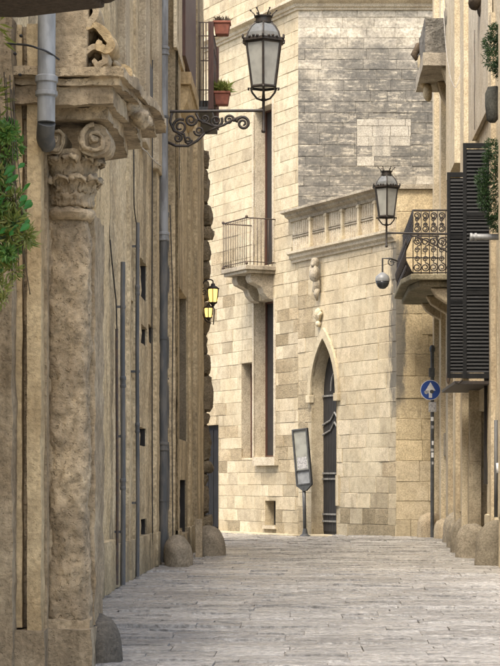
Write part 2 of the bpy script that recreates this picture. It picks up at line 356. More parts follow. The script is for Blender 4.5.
def leaf_mat(name, c1, c2):
    m, nt, b = newmat(name)
    g = nd(nt, 'ShaderNodeNewGeometry')
    c = mixc(nt, g.outputs['Random Per Island'], c1, c2)
    nt.links.new(c, b.inputs['Base Color']); b.inputs['Roughness'].default_value = 0.5
    tr = nd(nt, 'ShaderNodeBsdfTranslucent'); nt.links.new(c, tr.inputs[0])
    mx = nd(nt, 'ShaderNodeMixShader'); mx.inputs[0].default_value = 0.3
    out = nt.nodes['Material Output']
    nt.links.new(b.outputs[0], mx.inputs[1]); nt.links.new(tr.outputs[0], mx.inputs[2]); nt.links.new(mx.outputs[0], out.inputs[0])
    return m
M['leaf_bright'] = leaf_mat('bright_leaves', (0.075, 0.20, 0.04), (0.20, 0.30, 0.06))
M['leaf_yellow'] = leaf_mat('yellow_green_leaves', (0.16, 0.22, 0.04), (0.29, 0.29, 0.08))
M['leaf_broad'] = leaf_mat('broad_green_leaves', (0.03, 0.16, 0.02), (0.06, 0.22, 0.03))
M['leaf_dark'] = leaf_mat('dark_needles', (0.022, 0.055, 0.02), (0.05, 0.095, 0.03))
M['leaf_grey'] = leaf_mat('dry_grey_leaves', (0.10, 0.085, 0.06), (0.18, 0.15, 0.10))
M['stem'] = simple('brown_stem', (0.09, 0.065, 0.035), 0.8)

# ------------------------------------------------------------------ the street
SX0, SX1 = -3.0, 3.9
mb = MB()
xs = [-300, -60, SX0-3] + [SX0+i*0.46 for i in range(int((SX1-SX0)/0.46)+2)] + [12, 60, 300]
ys = [-300, -60, 5] + [10+i*0.9 for i in range(64)] + [90, 200, 600]
nb = len(ys)
mb.add([(x, y, gz(x, y)-0.018) for x in xs for y in ys], [(i*nb+j, (i+1)*nb+j, (i+1)*nb+j+1, i*nb+j+1) for i in range(len(xs)-1) for j in range(nb-1)])
street = mb.build('street', M['joint_dark'], None, None, smooth=True); street['kind'] = 'structure'

def slab_geo(w, d, rnd, h=0.07, nx=7, ny=5):
    """uneven worn slab centred on the origin, top near z=0"""
    tx, ty = rnd.gauss(0, 0.010), rnd.gauss(0, 0.012); dome = rnd.uniform(0.002, 0.010); off = Vector((rnd.random()*50, rnd.random()*50, 0)); lift = rnd.gauss(0, 0.004)
    vs = []; fs = []
    for i in range(nx+1):
        for j in range(ny+1):
            u, v = i/nx*2-1, j/ny*2-1
            x, y = u*w/2, v*d/2
            edge = max(abs(u), abs(v))
            z = lift+tx*x+ty*y*2+dome*(1-(u*u+v*v)/2)+0.016*mnoise.noise(Vector((x*2.2, y*5.0, 0))+off)+0.010*mnoise.noise(Vector((x*6, y*12, 0))+off)
            if edge > 0.99: z -= 0.004; x *= 1-0.006/w; y *= 1-0.006/d
            vs.append((x, y, z))
    n = ny+1
    for i in range(nx):
        for j in range(ny): fs.append((i*n+j, (i+1)*n+j, (i+1)*n+j+1, i*n+j+1))
    rim = [i*n for i in range(nx+1)]+[nx*n+j for j in range(1, n)]+[i*n+ny for i in range(nx-1, -1, -1)]+[j for j in range(ny-1, 0, -1)]
    base = len(vs)
    for k in rim: vs.append((vs[k][0], vs[k][1], -h))
    m_ = len(rim)
    for k in range(m_): fs.append((rim[k], base+k, base+(k+1) % m_, rim[(k+1) % m_]))
    return vs, fs
rnd = random.Random(11)
slabs = []; y = 13.5; row_lift = {}
while y < 67:
    d = rnd.choice([0.30, 0.36, 0.42, 0.5, 0.58]); x = SX0-rnd.random()*0.6; lift_n = rnd.randint(0, 99)
    while x < SX1:
        w = rnd.uniform(0.45, 1.2); yj = y+d/2+0.09*mnoise.noise(Vector((x*0.8, y*0.3, 4.0)))+rnd.gauss(0, 0.012); slabs.append((x+w/2, yj, w, d)); row_lift[(x+w/2, yj)] = 0.016*mnoise.noise(Vector((x*0.35, lift_n*3.7, 0.5))); x += w
    y += d
near = [s for s in slabs if s[1] > 16.2 and abs(s[0]) < 0.16*s[1]+0.3]
far_ids = set()
cache = {}; count = 0; rest = MB(); rnd = random.Random(5)
for s in slabs:
    x, y, w, d = s
    vis = s in near
    wq, dq = round(w*20)/20, d
    if vis and count < 290:
        key = (wq, dq, rnd.randint(0, 2))
        if key not in cache:
            vs, fs = slab_geo(key[0]-0.006, key[1]-0.006, random.Random(str(key)))
            b_ = MB(); b_.add(vs, fs); me = b_.mesh('paving_slab', True); me.set_sharp_from_angle(angle=R(35)); me.materials.append(M['paving']); cache[key] = me
        o = inst('paving_slab', cache[key], street, T(x, y, gz(x, y)+row_lift[(x, y)]+rnd.gauss(0, 0.003)) @ RZ(rnd.gauss(0, 0.9)) @ Matrix.Diagonal((w/wq, 1, 1, 1)))
        count += 1
    else:
        vs, fs = slab_geo(w-0.006, d-0.006, rnd, nx=3 if y > 30 else 4, ny=3)
        rest.add([(x+v[0], y+v[1], v[2]+gz(x, y)+row_lift[(x, y)]) for v in vs], fs)
o = rest.build('paving_slabs', M['paving'], street, None, auto=35); o['kind'] = 'stuff'

# ------------------------------------------------------------------ block walls
def subtract(r, op):
    a0, a1, b0, b1 = r; c0, c1, d0, d1 = op
    if c1 <= a0 or c0 >= a1 or d1 <= b0 or d0 >= b1: return [r]
    out = []
    if c0 > a0: out.append((a0, c0, b0, b1))
    if c1 < a1: out.append((c1, a1, b0, b1))
    m0, m1 = max(a0, c0), min(a1, c1)
    if d0 > b0: out.append((m0, m1, b0, d0))
    if d1 < b1: out.append((m0, m1, d1, b1))
    return out
def core_faces(s0, s1, z0, z1, ops, y=0.0):
    ss = sorted({s0, s1, *[v for o in ops for v in o[:2] if s0 < v < s1]}); zs = sorted({z0, z1, *[v for o in ops for v in o[2:] if z0 < v < z1]})
    mb = MB()
    for i in range(len(ss)-1):
        for j in range(len(zs)-1):
            c = ((ss[i]+ss[i+1])/2, (zs[j]+zs[j+1])/2)
            if any(o[0] < c[0] < o[1] and o[2] < c[1] < o[3] for o in ops): continue
            mb.add([(ss[i], y, zs[j]), (ss[i+1], y, zs[j]), (ss[i+1], y, zs[j+1]), (ss[i], y, zs[j+1])], [(0, 1, 2, 3)])
    return mb
BC = {}
def block_mesh(w, h, mat, var):
    key = (round(w, 2), round(h, 2), mat.name, var)
    if key in BC: return BC[key]
    r = random.Random(str(key)); w, h = key[0], key[1]
    g = 0.0035; c = r.uniform(0.004, 0.012); D = 0.055
    x0, x1, z0, z1 = g, w-g, g, h-g
    j = lambda: r.uniform(-0.004, 0.004)
    yf = [r.uniform(-0.006, 0.004) for _ in range(4)]
    F4 = [(x0+c+j(), yf[0], z0+c+j()), (x1-c+j(), yf[1], z0+c+j()), (x1-c+j(), yf[2], z1-c+j()), (x0+c+j(), yf[3], z1-c+j())]
    O4 = [(x0+j()*.5, c, z0+j()*.5), (x1+j()*.5, c, z0+j()*.5), (x1+j()*.5, c, z1+j()*.5), (x0+j()*.5, c, z1+j()*.5)]
    B4 = [(p[0], D, p[2]) for p in O4]
    # front with a centre vertex so worn faces are slightly hollow or proud
    cen = ((x0+x1)/2+j()*4, sum(yf)/4+r.uniform(-0.008, 0.006), (z0+z1)/2+j()*4)
    vs = F4+O4+B4+[cen]
    fs = [(0, 1, 12), (1, 2, 12), (2, 3, 12), (3, 0, 12)]
    for k in range(4):
        k2 = (k+1) % 4; fs.append((k, 4+k, 4+k2, k2)); fs.append((4+k, 8+k, 8+k2, 4+k2))
    b_ = MB(); b_.add(vs, fs); me = b_.mesh('ashlar_block'); me.materials.append(mat); BC[key] = me
    return me
def block_wall(parent, FR, s0, s1, z0, z1, hc, wr, ops, matfn, seed, keep=lambda s, z: True, limit=[300], depth_sd=0.004):
    """coursed blocks on the local plane y=0 (outside is -y); courses of height about hc"""
    r = random.Random(seed); z = z0; rest = {}
    while z < z1-0.02:
        h = hc*r.choice([0.92, 1.0, 1.0, 1.06]); h = min(h, z1-z)
        if z1-(z+h) < 0.1: h = z1-z
        s = s0-r.random()*0.4
        while s < s1:
            w = r.uniform(*wr); a, b = max(s, s0), min(s+w, s1); s += w
            if b-a < 0.03: continue
            pieces = [(a, b, z, z+h)]
            for op in ops: pieces = [q for p in pieces for q in subtract(p, op)]
            for (p0, p1, q0, q1) in pieces:
                if p1-p0 < 0.04 or q1-q0 < 0.04: continue
                mat = matfn((p0+p1)/2, (q0+q1)/2, r)
                me = block_mesh(p1-p0, q1-q0, mat, r.randint(0, 3))
                dd = r.gauss(0, depth_sd)
                if limit[0] > 0 and keep((p0+p1)/2, (q0+q1)/2):
                    limit[0] -= 1
                    inst('ashlar_block', me, parent, FR @ T(p0, dd, q0))
                else:
                    rb = rest.setdefault(mat.name, (MB(), mat))[0]
                    rb.add([(v.co[0]+p0, v.co[1]+dd, v.co[2]+q0) for v in me.vertices], [tuple(p.vertices) for p in me.polygons])
        z += h
    for k, (rb, mat) in rest.items():
        o = rb.build('ashlar_blocks', mat, parent, FR); o['kind'] = 'stuff'
def window(parent, FR, s0, s1, z0, z1, depth, rev_mat, back_mat, back='pane', split=True):
    w = MB(); e = 0.0
    w.add([(s0,0.0,z0),(s0,depth,z0),(s0,depth,z1),(s0,0.0,z1)], [(0,1,2,3)])
    w.add([(s1,0.0,z0),(s1,depth,z0),(s1,depth,z1),(s1,0.0,z1)], [(3,2,1,0)])
    w.add([(s0,0.0,z1),(s0,depth,z1),(s1,depth,z1),(s1,0.0,z1)], [(0,1,2,3)])
    w.add([(s0,0.0,z0),(s0,depth,z0),(s1,depth,z0),(s1,0.0,z0)], [(3,2,1,0)])
    o = w.build('window', rev_mat, parent, FR)
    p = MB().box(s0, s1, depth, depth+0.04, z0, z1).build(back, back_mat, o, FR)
    if split:
        f = MB(); t = 0.05
        f.box(s0, s0+t, depth-0.05, depth-0.002, z0, z1); f.box(s1-t, s1, depth-0.05, depth-0.002, z0, z1)
        f.box(s0+t, s1-t, depth-0.05, depth-0.002, z0, z0+t); f.box(s0+t, s1-t, depth-0.05, depth-0.002, z1-t, z1)
        f.box((s0+s1)/2-t/2, (s0+s1)/2+t/2, depth-0.05, depth-0.002, z0+t, z1-t)
        f.build('window_frame', M['brownwood'], o, FR)
    return o

# ------------------------------------------------------------------ tall ashlar palace behind (left face oblique, right face frontal)
AX, AY, ANG = -0.41, 58.0, math.degrees(math.atan2(-0.887, 0.462))
FR = T(AX, AY, 0) @ RZ(ANG)
def S(px, off=0.0):
    k = (px-CX)/F; return (AY*k-AX)/(0.462+0.887*k)
def YS(s): return AY-0.887*s
def ZS(py, px): return PZ(py, YS(S(px)))
CORN_Z = 15.45
pal = thing('corner_palace', 'tall pale ashlar palace with chamfered corner, small balcony and blackened upper side', 'building', (AX, AY, 0))
s_corner = S(298)
wA = (S(254)+0.02, S(275)-0.06, 2.31, 6.98)      # tall ground floor window
wB = (S(241.5), S(253.5)-0.1, 2.29, 5.17)        # narrow window beside it
wC = (S(265), S(275.5), 0.28, 1.0)              # cellar vent
wD = (S(254), S(272.5), 8.02, 12.75)            # french window on the balcony
wE = (-7.2, S(218.5), 0.0, 3.35)                # dark door at the far end
wins = [wA, wB, wC, wD, wE]
core_faces(-15, s_corner, -0.1, 20, wins, 0.014).build('wall', M['joint'], pal, FR)
def cl(s, z, r, k): return 0.5+0.55*mnoise.noise(Vector((s*0.55+k, z*0.75, k*1.3)))*1.4+r.gauss(0, 0.10)
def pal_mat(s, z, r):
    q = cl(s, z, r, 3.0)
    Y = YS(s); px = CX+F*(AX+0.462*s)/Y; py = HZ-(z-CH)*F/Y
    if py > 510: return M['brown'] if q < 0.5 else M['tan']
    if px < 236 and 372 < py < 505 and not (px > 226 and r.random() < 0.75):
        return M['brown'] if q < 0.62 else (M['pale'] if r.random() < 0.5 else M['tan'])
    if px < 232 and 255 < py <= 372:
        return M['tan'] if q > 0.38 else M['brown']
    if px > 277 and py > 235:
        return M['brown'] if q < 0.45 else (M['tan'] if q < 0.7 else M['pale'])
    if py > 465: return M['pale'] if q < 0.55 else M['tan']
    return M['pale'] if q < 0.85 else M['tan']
lim = [205]
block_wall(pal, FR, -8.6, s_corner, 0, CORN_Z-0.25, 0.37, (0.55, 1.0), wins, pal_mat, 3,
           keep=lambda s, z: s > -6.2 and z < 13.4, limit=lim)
block_wall(pal, FR, -8.6, s_corner, CORN_Z+0.02, 19.8, 0.37, (0.55, 1.0), [], lambda s, z, r: M['tan'] if r.random() < .3 else M['pale'], 4, keep=lambda s, z: False)
# frontal side above the low wing
cp = FR @ Vector((s_corner, 0, 0))
FR2 = T(cp.x, cp.y, 0)
L2 = 4.2
MB().box(0, L2, 0.014, 0.3, 0, 20).build('side_wall', M['crust'], pal, FR2)
patch = (PX(357, 57.7)-cp.x, PX(411, 57.7)-cp.x, PZ(166, 57.7), PZ(119, 57.7))
def side_mat(s, z, r):
    if patch[0] < s < patch[1] and patch[2] < z < patch[3]: return M['tan'] if z > patch[3]-0.8 else M['crust']
    py = HZ-(z-CH)*F/57.7
    return M['crust']
block_wall(pal, FR2, 0.0, L2, 8.8, CORN_Z-0.25, 0.31, (0.45, 1.1), [patch], side_mat, 9, keep=lambda s, z: z > 9.4, limit=[85])
block_wall(pal, FR2, patch[0], patch[1], patch[2], patch[3], 0.30, (0.5, 0.8), [], lambda s, z, r: M['inset'] if z > patch[3]-0.75 or r.random() < .5 else M['crust'], 10, limit=[12], depth_sd=0.002)
block_wall(pal, FR2, 0.0, L2, CORN_Z+0.02, 19.8, 0.31, (0.45, 1.1), [], lambda s, z, r: M['crust'], 12, keep=lambda s, z: False)
# quoins at the corner come from the blocks; solid body behind
mb = MB(); back = FR @ Vector((-15, 0.6, 0)); b2 = FR @ Vector((s_corner, 0.6, 0))
mb.prism([(back.x+0.3, back.y), (cp.x+0.5, cp.y+0.4), (cp.x+L2, cp.y+0.4), (cp.x+L2, back.y+8), (back.x, back.y+8)], 0.0, 19.9)
# cornice: stepped profile swept round the corner
def cornice(parent, name, mat, path, prof, M_=None, bevel=0.012):
    """path: plan points (x, y) with outward on the right; prof: (out, z)"""
    mb = MB(); n = len(path); P = [Vector((p[0], p[1])) for p in path]; offs = []
    for i in range(n):
        def nrm(a, b): d = (b-a).normalized(); return Vector((d.y, -d.x))
        if i == 0: v = nrm(P[0], P[1])
        elif i == n-1: v = nrm(P[-2], P[-1])
        else:
            a, b = nrm(P[i-1], P[i]), nrm(P[i], P[i+1]); v = (a+b); v = v/(v.dot(a)) if abs(v.dot(a)) > 1e-4 else a
        offs.append(v)
    m_ = len(prof); vs = []
    for i in range(n):
        for o_, z in prof: q = P[i]+offs[i]*o_; vs.append((q.x, q.y, z))
    fs = []
    for i in range(n-1):
        for k in range(m_):
            k2 = (k+1) % m_; fs.append((i*m_+k2, i*m_+k, (i+1)*m_+k, (i+1)*m_+k2))
    fs.append(tuple(range(m_))); fs.append(tuple(range((n-1)*m_, n*m_))[::-1])
    mb.add(vs, fs); return mb.build(name, mat, parent, M_, auto=35)
pL = FR @ Vector((-15, 0, 0))
cornice(pal, 'cornice', M['trim'], [(pL.x, pL.y), (cp.x, cp.y), (cp.x+L2, cp.y)],
        [(-0.1, CORN_Z-0.28), (0.06, CORN_Z-0.28), (0.07, CORN_Z-0.22), (0.12, CORN_Z-0.20), (0.14, CORN_Z-0.12), (0.24, CORN_Z-0.06), (0.27, CORN_Z-0.05), (0.27, CORN_Z+0.02), (0.22, CORN_Z+0.05), (-0.1, CORN_Z+0.12)])
# windows
window(pal, FR, *wA, 0.42, M['trim'], M['void']); window(pal, FR, *wB, 0.36, M['trim'], M['void'])
window(pal, FR, *wC, 0.3, M['tan'], M['void'], split=False); window(pal, FR, *wD, 0.42, M['trim'], M['void'])
o = window(pal, FR, *wE, 0.12, M['tan'], M['gate'], back='door_leaf', split=False)
for k in range(5):
    a = wE[0]+0.05+k*0.38; MB().box(a, a+0.33, 0.085, 0.118, 0.15, 3.2).build('door_board', M['gate'], o, FR, bevel=0.006)
gridbox(MB(), S(257)-0.05, S(277)+0.1, -0.14, 0.04, 2.05, 2.30, 0.2).build('window_sill', M['trim'], pal, FR, bevel=0.012)
gridbox(MB(), S(264), S(276.5), -0.06, 0.06, 0.17, 0.27, 0.2).build('vent_sill', M['trim'], pal, FR, bevel=0.01)
# flat window surround of the tall window
mb = MB(); 
mb.box(wA[1], wA[1]+0.13, -0.03, 0.03, 2.31, 7.0); mb.box(wA[0]-0.1, wA[0], -0.03, 0.03, 2.31, 7.0); mb.box(wD[1], wD[1]+0.13, -0.03, 0.03, 8.05, 12.9); mb.box(wD[0]-0.1, wD[0], -0.03, 0.03, 8.05, 12.9)
mb.build('window_surround', M['trim'], pal, FR, bevel=0.008)
# balcony
bs0, bs1, bd, bz = -2.78, S(276), 1.0, 7.92
mb = MB(); mb.box(bs0, bs1, -bd, 0.04, bz-0.13, bz); mb.box(bs0+0.06, bs1-0.06, -bd+0.06, 0.04, bz-0.22, bz-0.13)
bal = mb.build('balcony', M['weathered'], pal, FR, bevel=0.015)
for a in (bs0+0.2, bs1-0.55):
    prof = [(0.03, bz-1.0), (-0.16, bz-0.93), (-0.3, bz-0.78), (-0.36, bz-0.62), (-0.5, bz-0.55), (-0.68, bz-0.48), (-0.74, bz-0.36), (-0.72, bz-0.222), (0.03, bz-0.222)]
    MB().prism(prof[::-1], a, a+0.35, 'x').build('corbel', M['weathered'], bal, FR, bevel=0.012)
def bar_between(mb, p, q, r=0.011, seg=6): mb.tube([p, q], r, seg); return mb
rz = bz+1.38
mb = MB()
mb.tube([(bs1-0.03, 0.02, rz), (bs1-0.03, -bd+0.05, rz), (bs0+0.05, -bd+0.05, rz), (bs0+0.05, 0.02, rz)], 0.02, 6)
mb.tube([(bs1-0.03, 0.02, bz+0.1), (bs1-0.03, -bd+0.05, bz+0.1), (bs0+0.05, -bd+0.05, bz+0.1), (bs0+0.05, 0.02, bz+0.1)], 0.014, 6)
mb.build('handrail', M['rail'], bal, FR, smooth=True)
bme = MB().tube([(0, 0, 0), (0, 0, rz-bz)], 0.0105, 6).mesh('baluster', True); bme.materials.append(M['rail'])
for i in range(14): inst('baluster', bme, bal, FR @ T(bs0+0.06+(bs1-bs0-0.1)*i/13, -bd+0.05, bz))
for i in range(1, 8): inst('baluster', bme, bal, FR @ T(bs1-0.03, -bd+0.05+(bd-0.05)*i/8, bz))
for (a, b_) in ((bs0+0.05, -bd+0.05), (bs1-0.03, -bd+0.05)):
    for zz in (rz, bz+0.02): MB().blob((a, b_, zz+0.03), 0.045, 10, 8).build('knob', M['rail'], bal, FR, smooth=True)

# ------------------------------------------------------------------ low wing with balustraded frieze and pointed portal
s_end = S(396); WZ = 9.39
ce = FR @ Vector((s_end, 0, 0))
wing = thing('portal_wing', 'lower limestone wing with pointed doorway and ribbed frieze under its cornice', 'building', (cp.x, cp.y, 0))
ds0, ds1 = S(312), S(337); dz_sp, dz_ap = 4.03, 5.60
def arch_pts(a0, a1, zs, za, n=12):                  # pointed arch from the left springing over the apex to the right one
    c = (a0+a1)/2; hw = (a1-a0)/2; H = za-zs; rr = (hw*hw+H*H)/(2*hw); out = []
    ang = math.atan2(H, rr-hw)
    for i in range(n+1):
        t = ang*i/n; out.append((a0+rr-rr*math.cos(t), zs+rr*math.sin(t)))
    return out+[(2*c-p[0], p[1]) for p in out[-2::-1]]
ops = [(ds0, ds1, -0.1, dz_sp)]
AR = arch_pts(ds0-0.1, ds1+0.1, dz_sp, dz_ap+0.14, 8)
for i in range(8):
    z0_, z1_ = AR[i][1], AR[i+1][1]; ops.append((AR[i][0]+0.01, (ds0+ds1)-AR[i][0]-0.01, z0_, z1_))
core_faces(s_corner, s_end, -0.1, WZ-0.1, ops, 0.014).build('wall', M['joint'], wing, FR)
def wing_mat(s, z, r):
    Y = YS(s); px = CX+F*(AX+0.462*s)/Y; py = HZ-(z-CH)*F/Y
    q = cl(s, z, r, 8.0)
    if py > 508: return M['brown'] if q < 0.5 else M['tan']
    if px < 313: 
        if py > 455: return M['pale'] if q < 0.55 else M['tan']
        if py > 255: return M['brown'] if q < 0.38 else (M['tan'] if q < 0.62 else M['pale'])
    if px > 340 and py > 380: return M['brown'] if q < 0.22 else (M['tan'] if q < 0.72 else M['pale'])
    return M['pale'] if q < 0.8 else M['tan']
lw = [240]
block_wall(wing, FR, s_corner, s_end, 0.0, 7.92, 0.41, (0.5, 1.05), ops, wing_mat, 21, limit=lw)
# the frontal end wall
FR3 = T(ce.x, ce.y, 0); L3 = 1.9
MB().box(0, L3, 0.016, 0.3, -0.1, WZ-0.05).build('end_wall', M['joint'], wing, FR3)
block_wall(wing, FR3, 0.0, L3, 0.0, WZ-0.12, 0.55, (0.7, 1.3), [], lambda s, z, r: M['yellow'] if z > 1.9 else M['tan'], 23, limit=[58], depth_sd=0.008)
gridbox(MB(), -0.1, L3, -0.08, 0.3, WZ-0.12, WZ, 0.3).build('coping', M['weathered'], wing, FR3, bevel=0.015)
mb = MB(); bw = [(cp.x+0.1, cp.y-0.02), (ce.x+0.15, ce.y+0.3), (ce.x+L3, ce.y+0.3), (ce.x+L3, cp.y+0.03), (cp.x+0.2, cp.y+0.03)]
mb.prism([(cp.x+0.3, cp.y+0.0), (ce.x+0.5, ce.y+0.32), (ce.x+L3, ce.y+0.32), (ce.x+L3, cp.y+0.02)], WZ-0.35, WZ-0.15)
mb.build('roof_terrace', M['tan'], wing, None)
# cornice, frieze, lower moulding
A_ = FR @ Vector((s_corner-0.45, 0, 0)); 
cornice(wing, 'cornice', M['weathered'], [(A_.x, A_.y), (ce.x, ce.y)],
        [(-0.05, WZ-0.30), (0.07, WZ-0.30), (0.09, WZ-0.22), (0.20, WZ-0.16), (0.22, WZ-0.10), (0.34, WZ-0.07), (0.36, WZ-0.06), (0.36, WZ), (0.30, WZ+0.02), (-0.05, WZ+0.06)])
fz0, fz1 = 8.23, WZ-0.30
mb = MB(); mb.box(s_corner-0.28, s_end, -0.02, 0.05, fz0, fz1)
fr = mb.build('frieze', M['trim'], wing, FR)
n_f = 46
fme = MB().prism([(-0.028, 0), (-0.018, -0.022), (0.018, -0.022), (0.028, 0)], 0, 1, 'z').mesh('flute'); fme.materials.append(M['trim'])
L_f = s_end-s_corner+0.2
for row, (za, zb) in enumerate(((fz0+0.03, fz0+0.36), (fz0+0.50, fz1-0.03))):
    for i in range(n_f):
        inst('flute', fme, fr, FR @ T(s_corner-0.2+L_f*(i+0.5)/n_f, -0.02, za) @ Matrix.Diagonal((1, 1, zb-za, 1)))
MB().box(s_corner-0.28, s_end, -0.055, -0.02, fz0+0.38, fz0+0.42).box(s_corner-0.28, s_end, -0.055, -0.02, fz0+0.445, fz0+0.485).build('band', M['weathered'], fr, FR, bevel=0.006)
for px in (313, 329, 345, 361.5, 378):
    a = S(px); mb = MB(); mb.box(a-0.05, a+0.05, -0.12, -0.018, fz0-0.01, fz1); mb.box(a-0.075, a+0.075, -0.14, -0.018, fz1-0.09, fz1-0.02); mb.box(a-0.08, a+0.08, -0.145, -0.018, fz0-0.01, fz0+0.1)
    mb.build('frieze_strip', M['pale'], wing, FR, bevel=0.008)
A_ = FR @ Vector((s_corner-0.33, 0, 0))
cornice(wing, 'string_course', M['trim'], [(A_.x, A_.y), (ce.x, ce.y)],
        [(-0.05, 7.90), (0.05, 7.90), (0.06, 7.96), (0.13, 8.02), (0.14, 8.10), (0.21, 8.14), (0.21, 8.21), (-0.05, 8.24)])
# portal: reveal, archivolt, door
inner = arch_pts(ds0, ds1, dz_sp, dz_ap, 12)
curve = [(ds0, 0.06)]+inner+[(ds1, 0.06)]
mb = MB(); nC = len(curve); dep = 0.40
mb.add([(p[0], -0.02, p[1]) for p in curve]+[(p[0], dep, p[1]) for p in curve], [(i, nC+i, nC+i+1, i+1) for i in range(nC-1)])
por = mb.build('portal', M['tan'], wing, FR, auto=40)
outer = arch_pts(ds0-0.17, ds1+0.17, dz_sp, dz_ap+0.30, 12)
mb = MB(); n_ = len(inner)
vs = [(p[0], -0.07, p[1]) for p in inner]+[(p[0], -0.07, p[1]) for p in outer]+[(p[0], 0.05, p[1]) for p in inner]+[(p[0], 0.05, p[1]) for p in outer]
fs = []
for i in range(n_-1):
    fs += [(i, i+1, n_+i+1, n_+i), (n_+i, n_+i+1, 3*n_+i+1, 3*n_+i), (i+1, i, 2*n_+i, 2*n_+i+1)]
mb.add(vs, fs); mb.build('archivolt', M['pale'], por, FR, auto=40)
for a, b_ in ((ds0-0.2, ds0+0.03), (ds1-0.03, ds1+0.2)):
    MB().box(a, b_, -0.11, 0.045, dz_sp-0.22, dz_sp-0.005).build('impost', M['pale'], por, FR, bevel=0.012)
mb = MB(); dpoly = [(ds0-0.0, 0.05)]+inner+[(ds1, 0.05)]
mb.add([(p[0], dep-0.02, p[1]) for p in dpoly], [tuple(range(len(dpoly)))[::-1]])
door = mb.build('door', M['darkwood'], por, FR)
for k in range(9):
    a = ds0+0.03+(ds1-ds0-0.06)*k/9; w_ = (ds1-ds0-0.06)/9-0.012
    MB().box(a, a+w_, dep-0.05, dep-0.022, 0.15, dz_sp-0.06).build('door_board', M['darkwood'], por, FR, bevel=0.005)
STRAP = simple('pale_worn_iron_strap', (0.24, 0.235, 0.215), 0.6, 0, sc=10, col2=(0.12, 0.115, 0.10)); mc = (ds0+ds1)/2
for zz in (0.42, 0.62, 1.62, 1.78, dz_sp-0.05): MB().box(ds0+0.02, ds1-0.02, dep-0.085, dep-0.052, zz, zz+0.05).build('door_strap', STRAP, por, FR)
for zz in (2.9, 3.18):
    MB().tube([(ds0+0.04, dep-0.075, zz), (mc-0.25, dep-0.075, zz+0.12), (mc, dep-0.075, zz+0.34), (mc+0.25, dep-0.075, zz+0.12), (ds1-0.04, dep-0.075, zz)], 0.028, 6).build('door_strap', STRAP, por, FR)
MB().tube([(mc+0.25*math.cos(a)*0.9, dep-0.075, dz_sp+0.1+0.5*math.sin(a)) for a in [math.pi*i/10 for i in range(11)]], 0.022, 6).build('door_strap', STRAP, por, FR)
gridbox(MB(), ds0-0.15, ds1+0.12, -0.32, dep, 0.0, 0.07, 0.3).build('door_step', M['pale'], por, FR, bevel=0.015)
gridbox(MB(), ds1+0.0, ds1+0.16, -0.05, 0.04, 0.9, 1.75, 0.3).build('jamb_block', M['pale'], por, FR, bevel=0.012)
# carved corbel figure and shell
a = S(320); mb = MB()
mb.blob((a, -0.16, 7.74), (0.11, 0.13, 0.14), amp=0.04, sc=9); mb.blob((a, -0.17, 7.42), (0.15, 0.15, 0.24), amp=0.05, sc=8)
mb.blob((a-0.1, -0.21, 7.5), (0.06, 0.07, 0.2), amp=0.03, sc=9); mb.blob((a+0.11, -0.2, 7.46), (0.06, 0.07, 0.2), amp=0.03, sc=9)
mb.blob((a, -0.12, 7.1), (0.11, 0.12, 0.26), amp=0.05, sc=8); mb.tube([(a, -0.1, 7.0), (a+0.03, -0.14, 6.85), (a-0.02, -0.08, 6.68)], [0.1, 0.075, 0.03], 10)
fg = mb.build('carved_figure', M['weathered'], wing, FR, smooth=True); fg['label'] = 'grey weathered carved figure under the frieze'
mb = MB()
for k in range(5):
    t = (k-2)*0.42; mb.tube([(a+0.02, -0.03, 6.1), (a+0.02+0.18*math.sin(t), -0.1, 6.1+0.24*math.cos(t)), (a+0.02+0.24*math.sin(t), -0.05, 6.1+0.36*math.cos(t))], [0.04, 0.06, 0.045], 8)
mb.blob((a+0.02, -0.06, 6.02), 0.09); mb.build('carved_shell', M['pale'], wing, FR, smooth=True)
# low pale kerb course along the foot of both facades
for nm, par, a, b_ in (('kerb', pal, S(219), s_corner-0.02), ('kerb', wing, s_corner, S(304)), ('kerb', wing, S(341), s_end)):
    gridbox(MB(), a, b_, -0.34, 0.0, -0.05, 0.035+0.0, 0.5).build('kerb_course', M['pale'], par, FR @ T(0, 0, 0.012), bevel=0.01)

# ------------------------------------------------------------------ left side: weathered street walls
def wall_field(y0, y1, z0, z1, X, rec, amp, seed, step=0.09, pil=()):
    """bumpy wall facing +X; rec: (y0,y1,z0,z1,depth) recesses, pil: same with relief outwards"""
    e = 0.004
    def axis(a, b, cuts):
        v = set(); n = int((b-a)/step)
        for i in range(n+1): v.add(round(a+(b-a)*i/n, 4))
        for c in cuts:
            if a < c < b: v.add(round(c-e, 4)); v.add(round(c+e, 4))
        return sorted(v)
    cy = [c for r in list(rec)+list(pil) for c in r[:2]]; cz = [c for r in list(rec)+list(pil) for c in r[2:4]]
    ys_, zs_ = axis(y0, y1, cy), axis(z0, z1, cz); nz = len(zs_); mb = MB(); vs = []
    for y in ys_:
        for z in zs_:
            p = Vector((seed*7.0, y, z))
            d = amp*(mnoise.noise(p*0.55)+0.6*mnoise.noise(p*1.7)+0.7*mnoise.noise(p*4.5)+0.35*mnoise.noise(p*11))
            for r in rec:
                if r[0] < y < r[1] and r[2] < z < r[3]: d -= r[4]; break
            for r in pil:
                if r[0] < y < r[1] and r[2] < z < r[3]: d = d*0.5+r[4]
            vs.append((X+d, y, z))
    mb.add(vs, [(i*nz+j, (i+1)*nz+j, (i+1)*nz+j+1, i*nz+j+1) for i in range(len(ys_)-1) for j in range(nz-1)])
    return mb
def flat_win(parent, X, y0, y1, z0, z1, mat=None, name='window'):
    o = MB().box(X-0.02, X+0.02, y0-0.02, y1+0.02, z0-0.02, z1+0.02).build(name, mat or M['void'], parent)
    return o

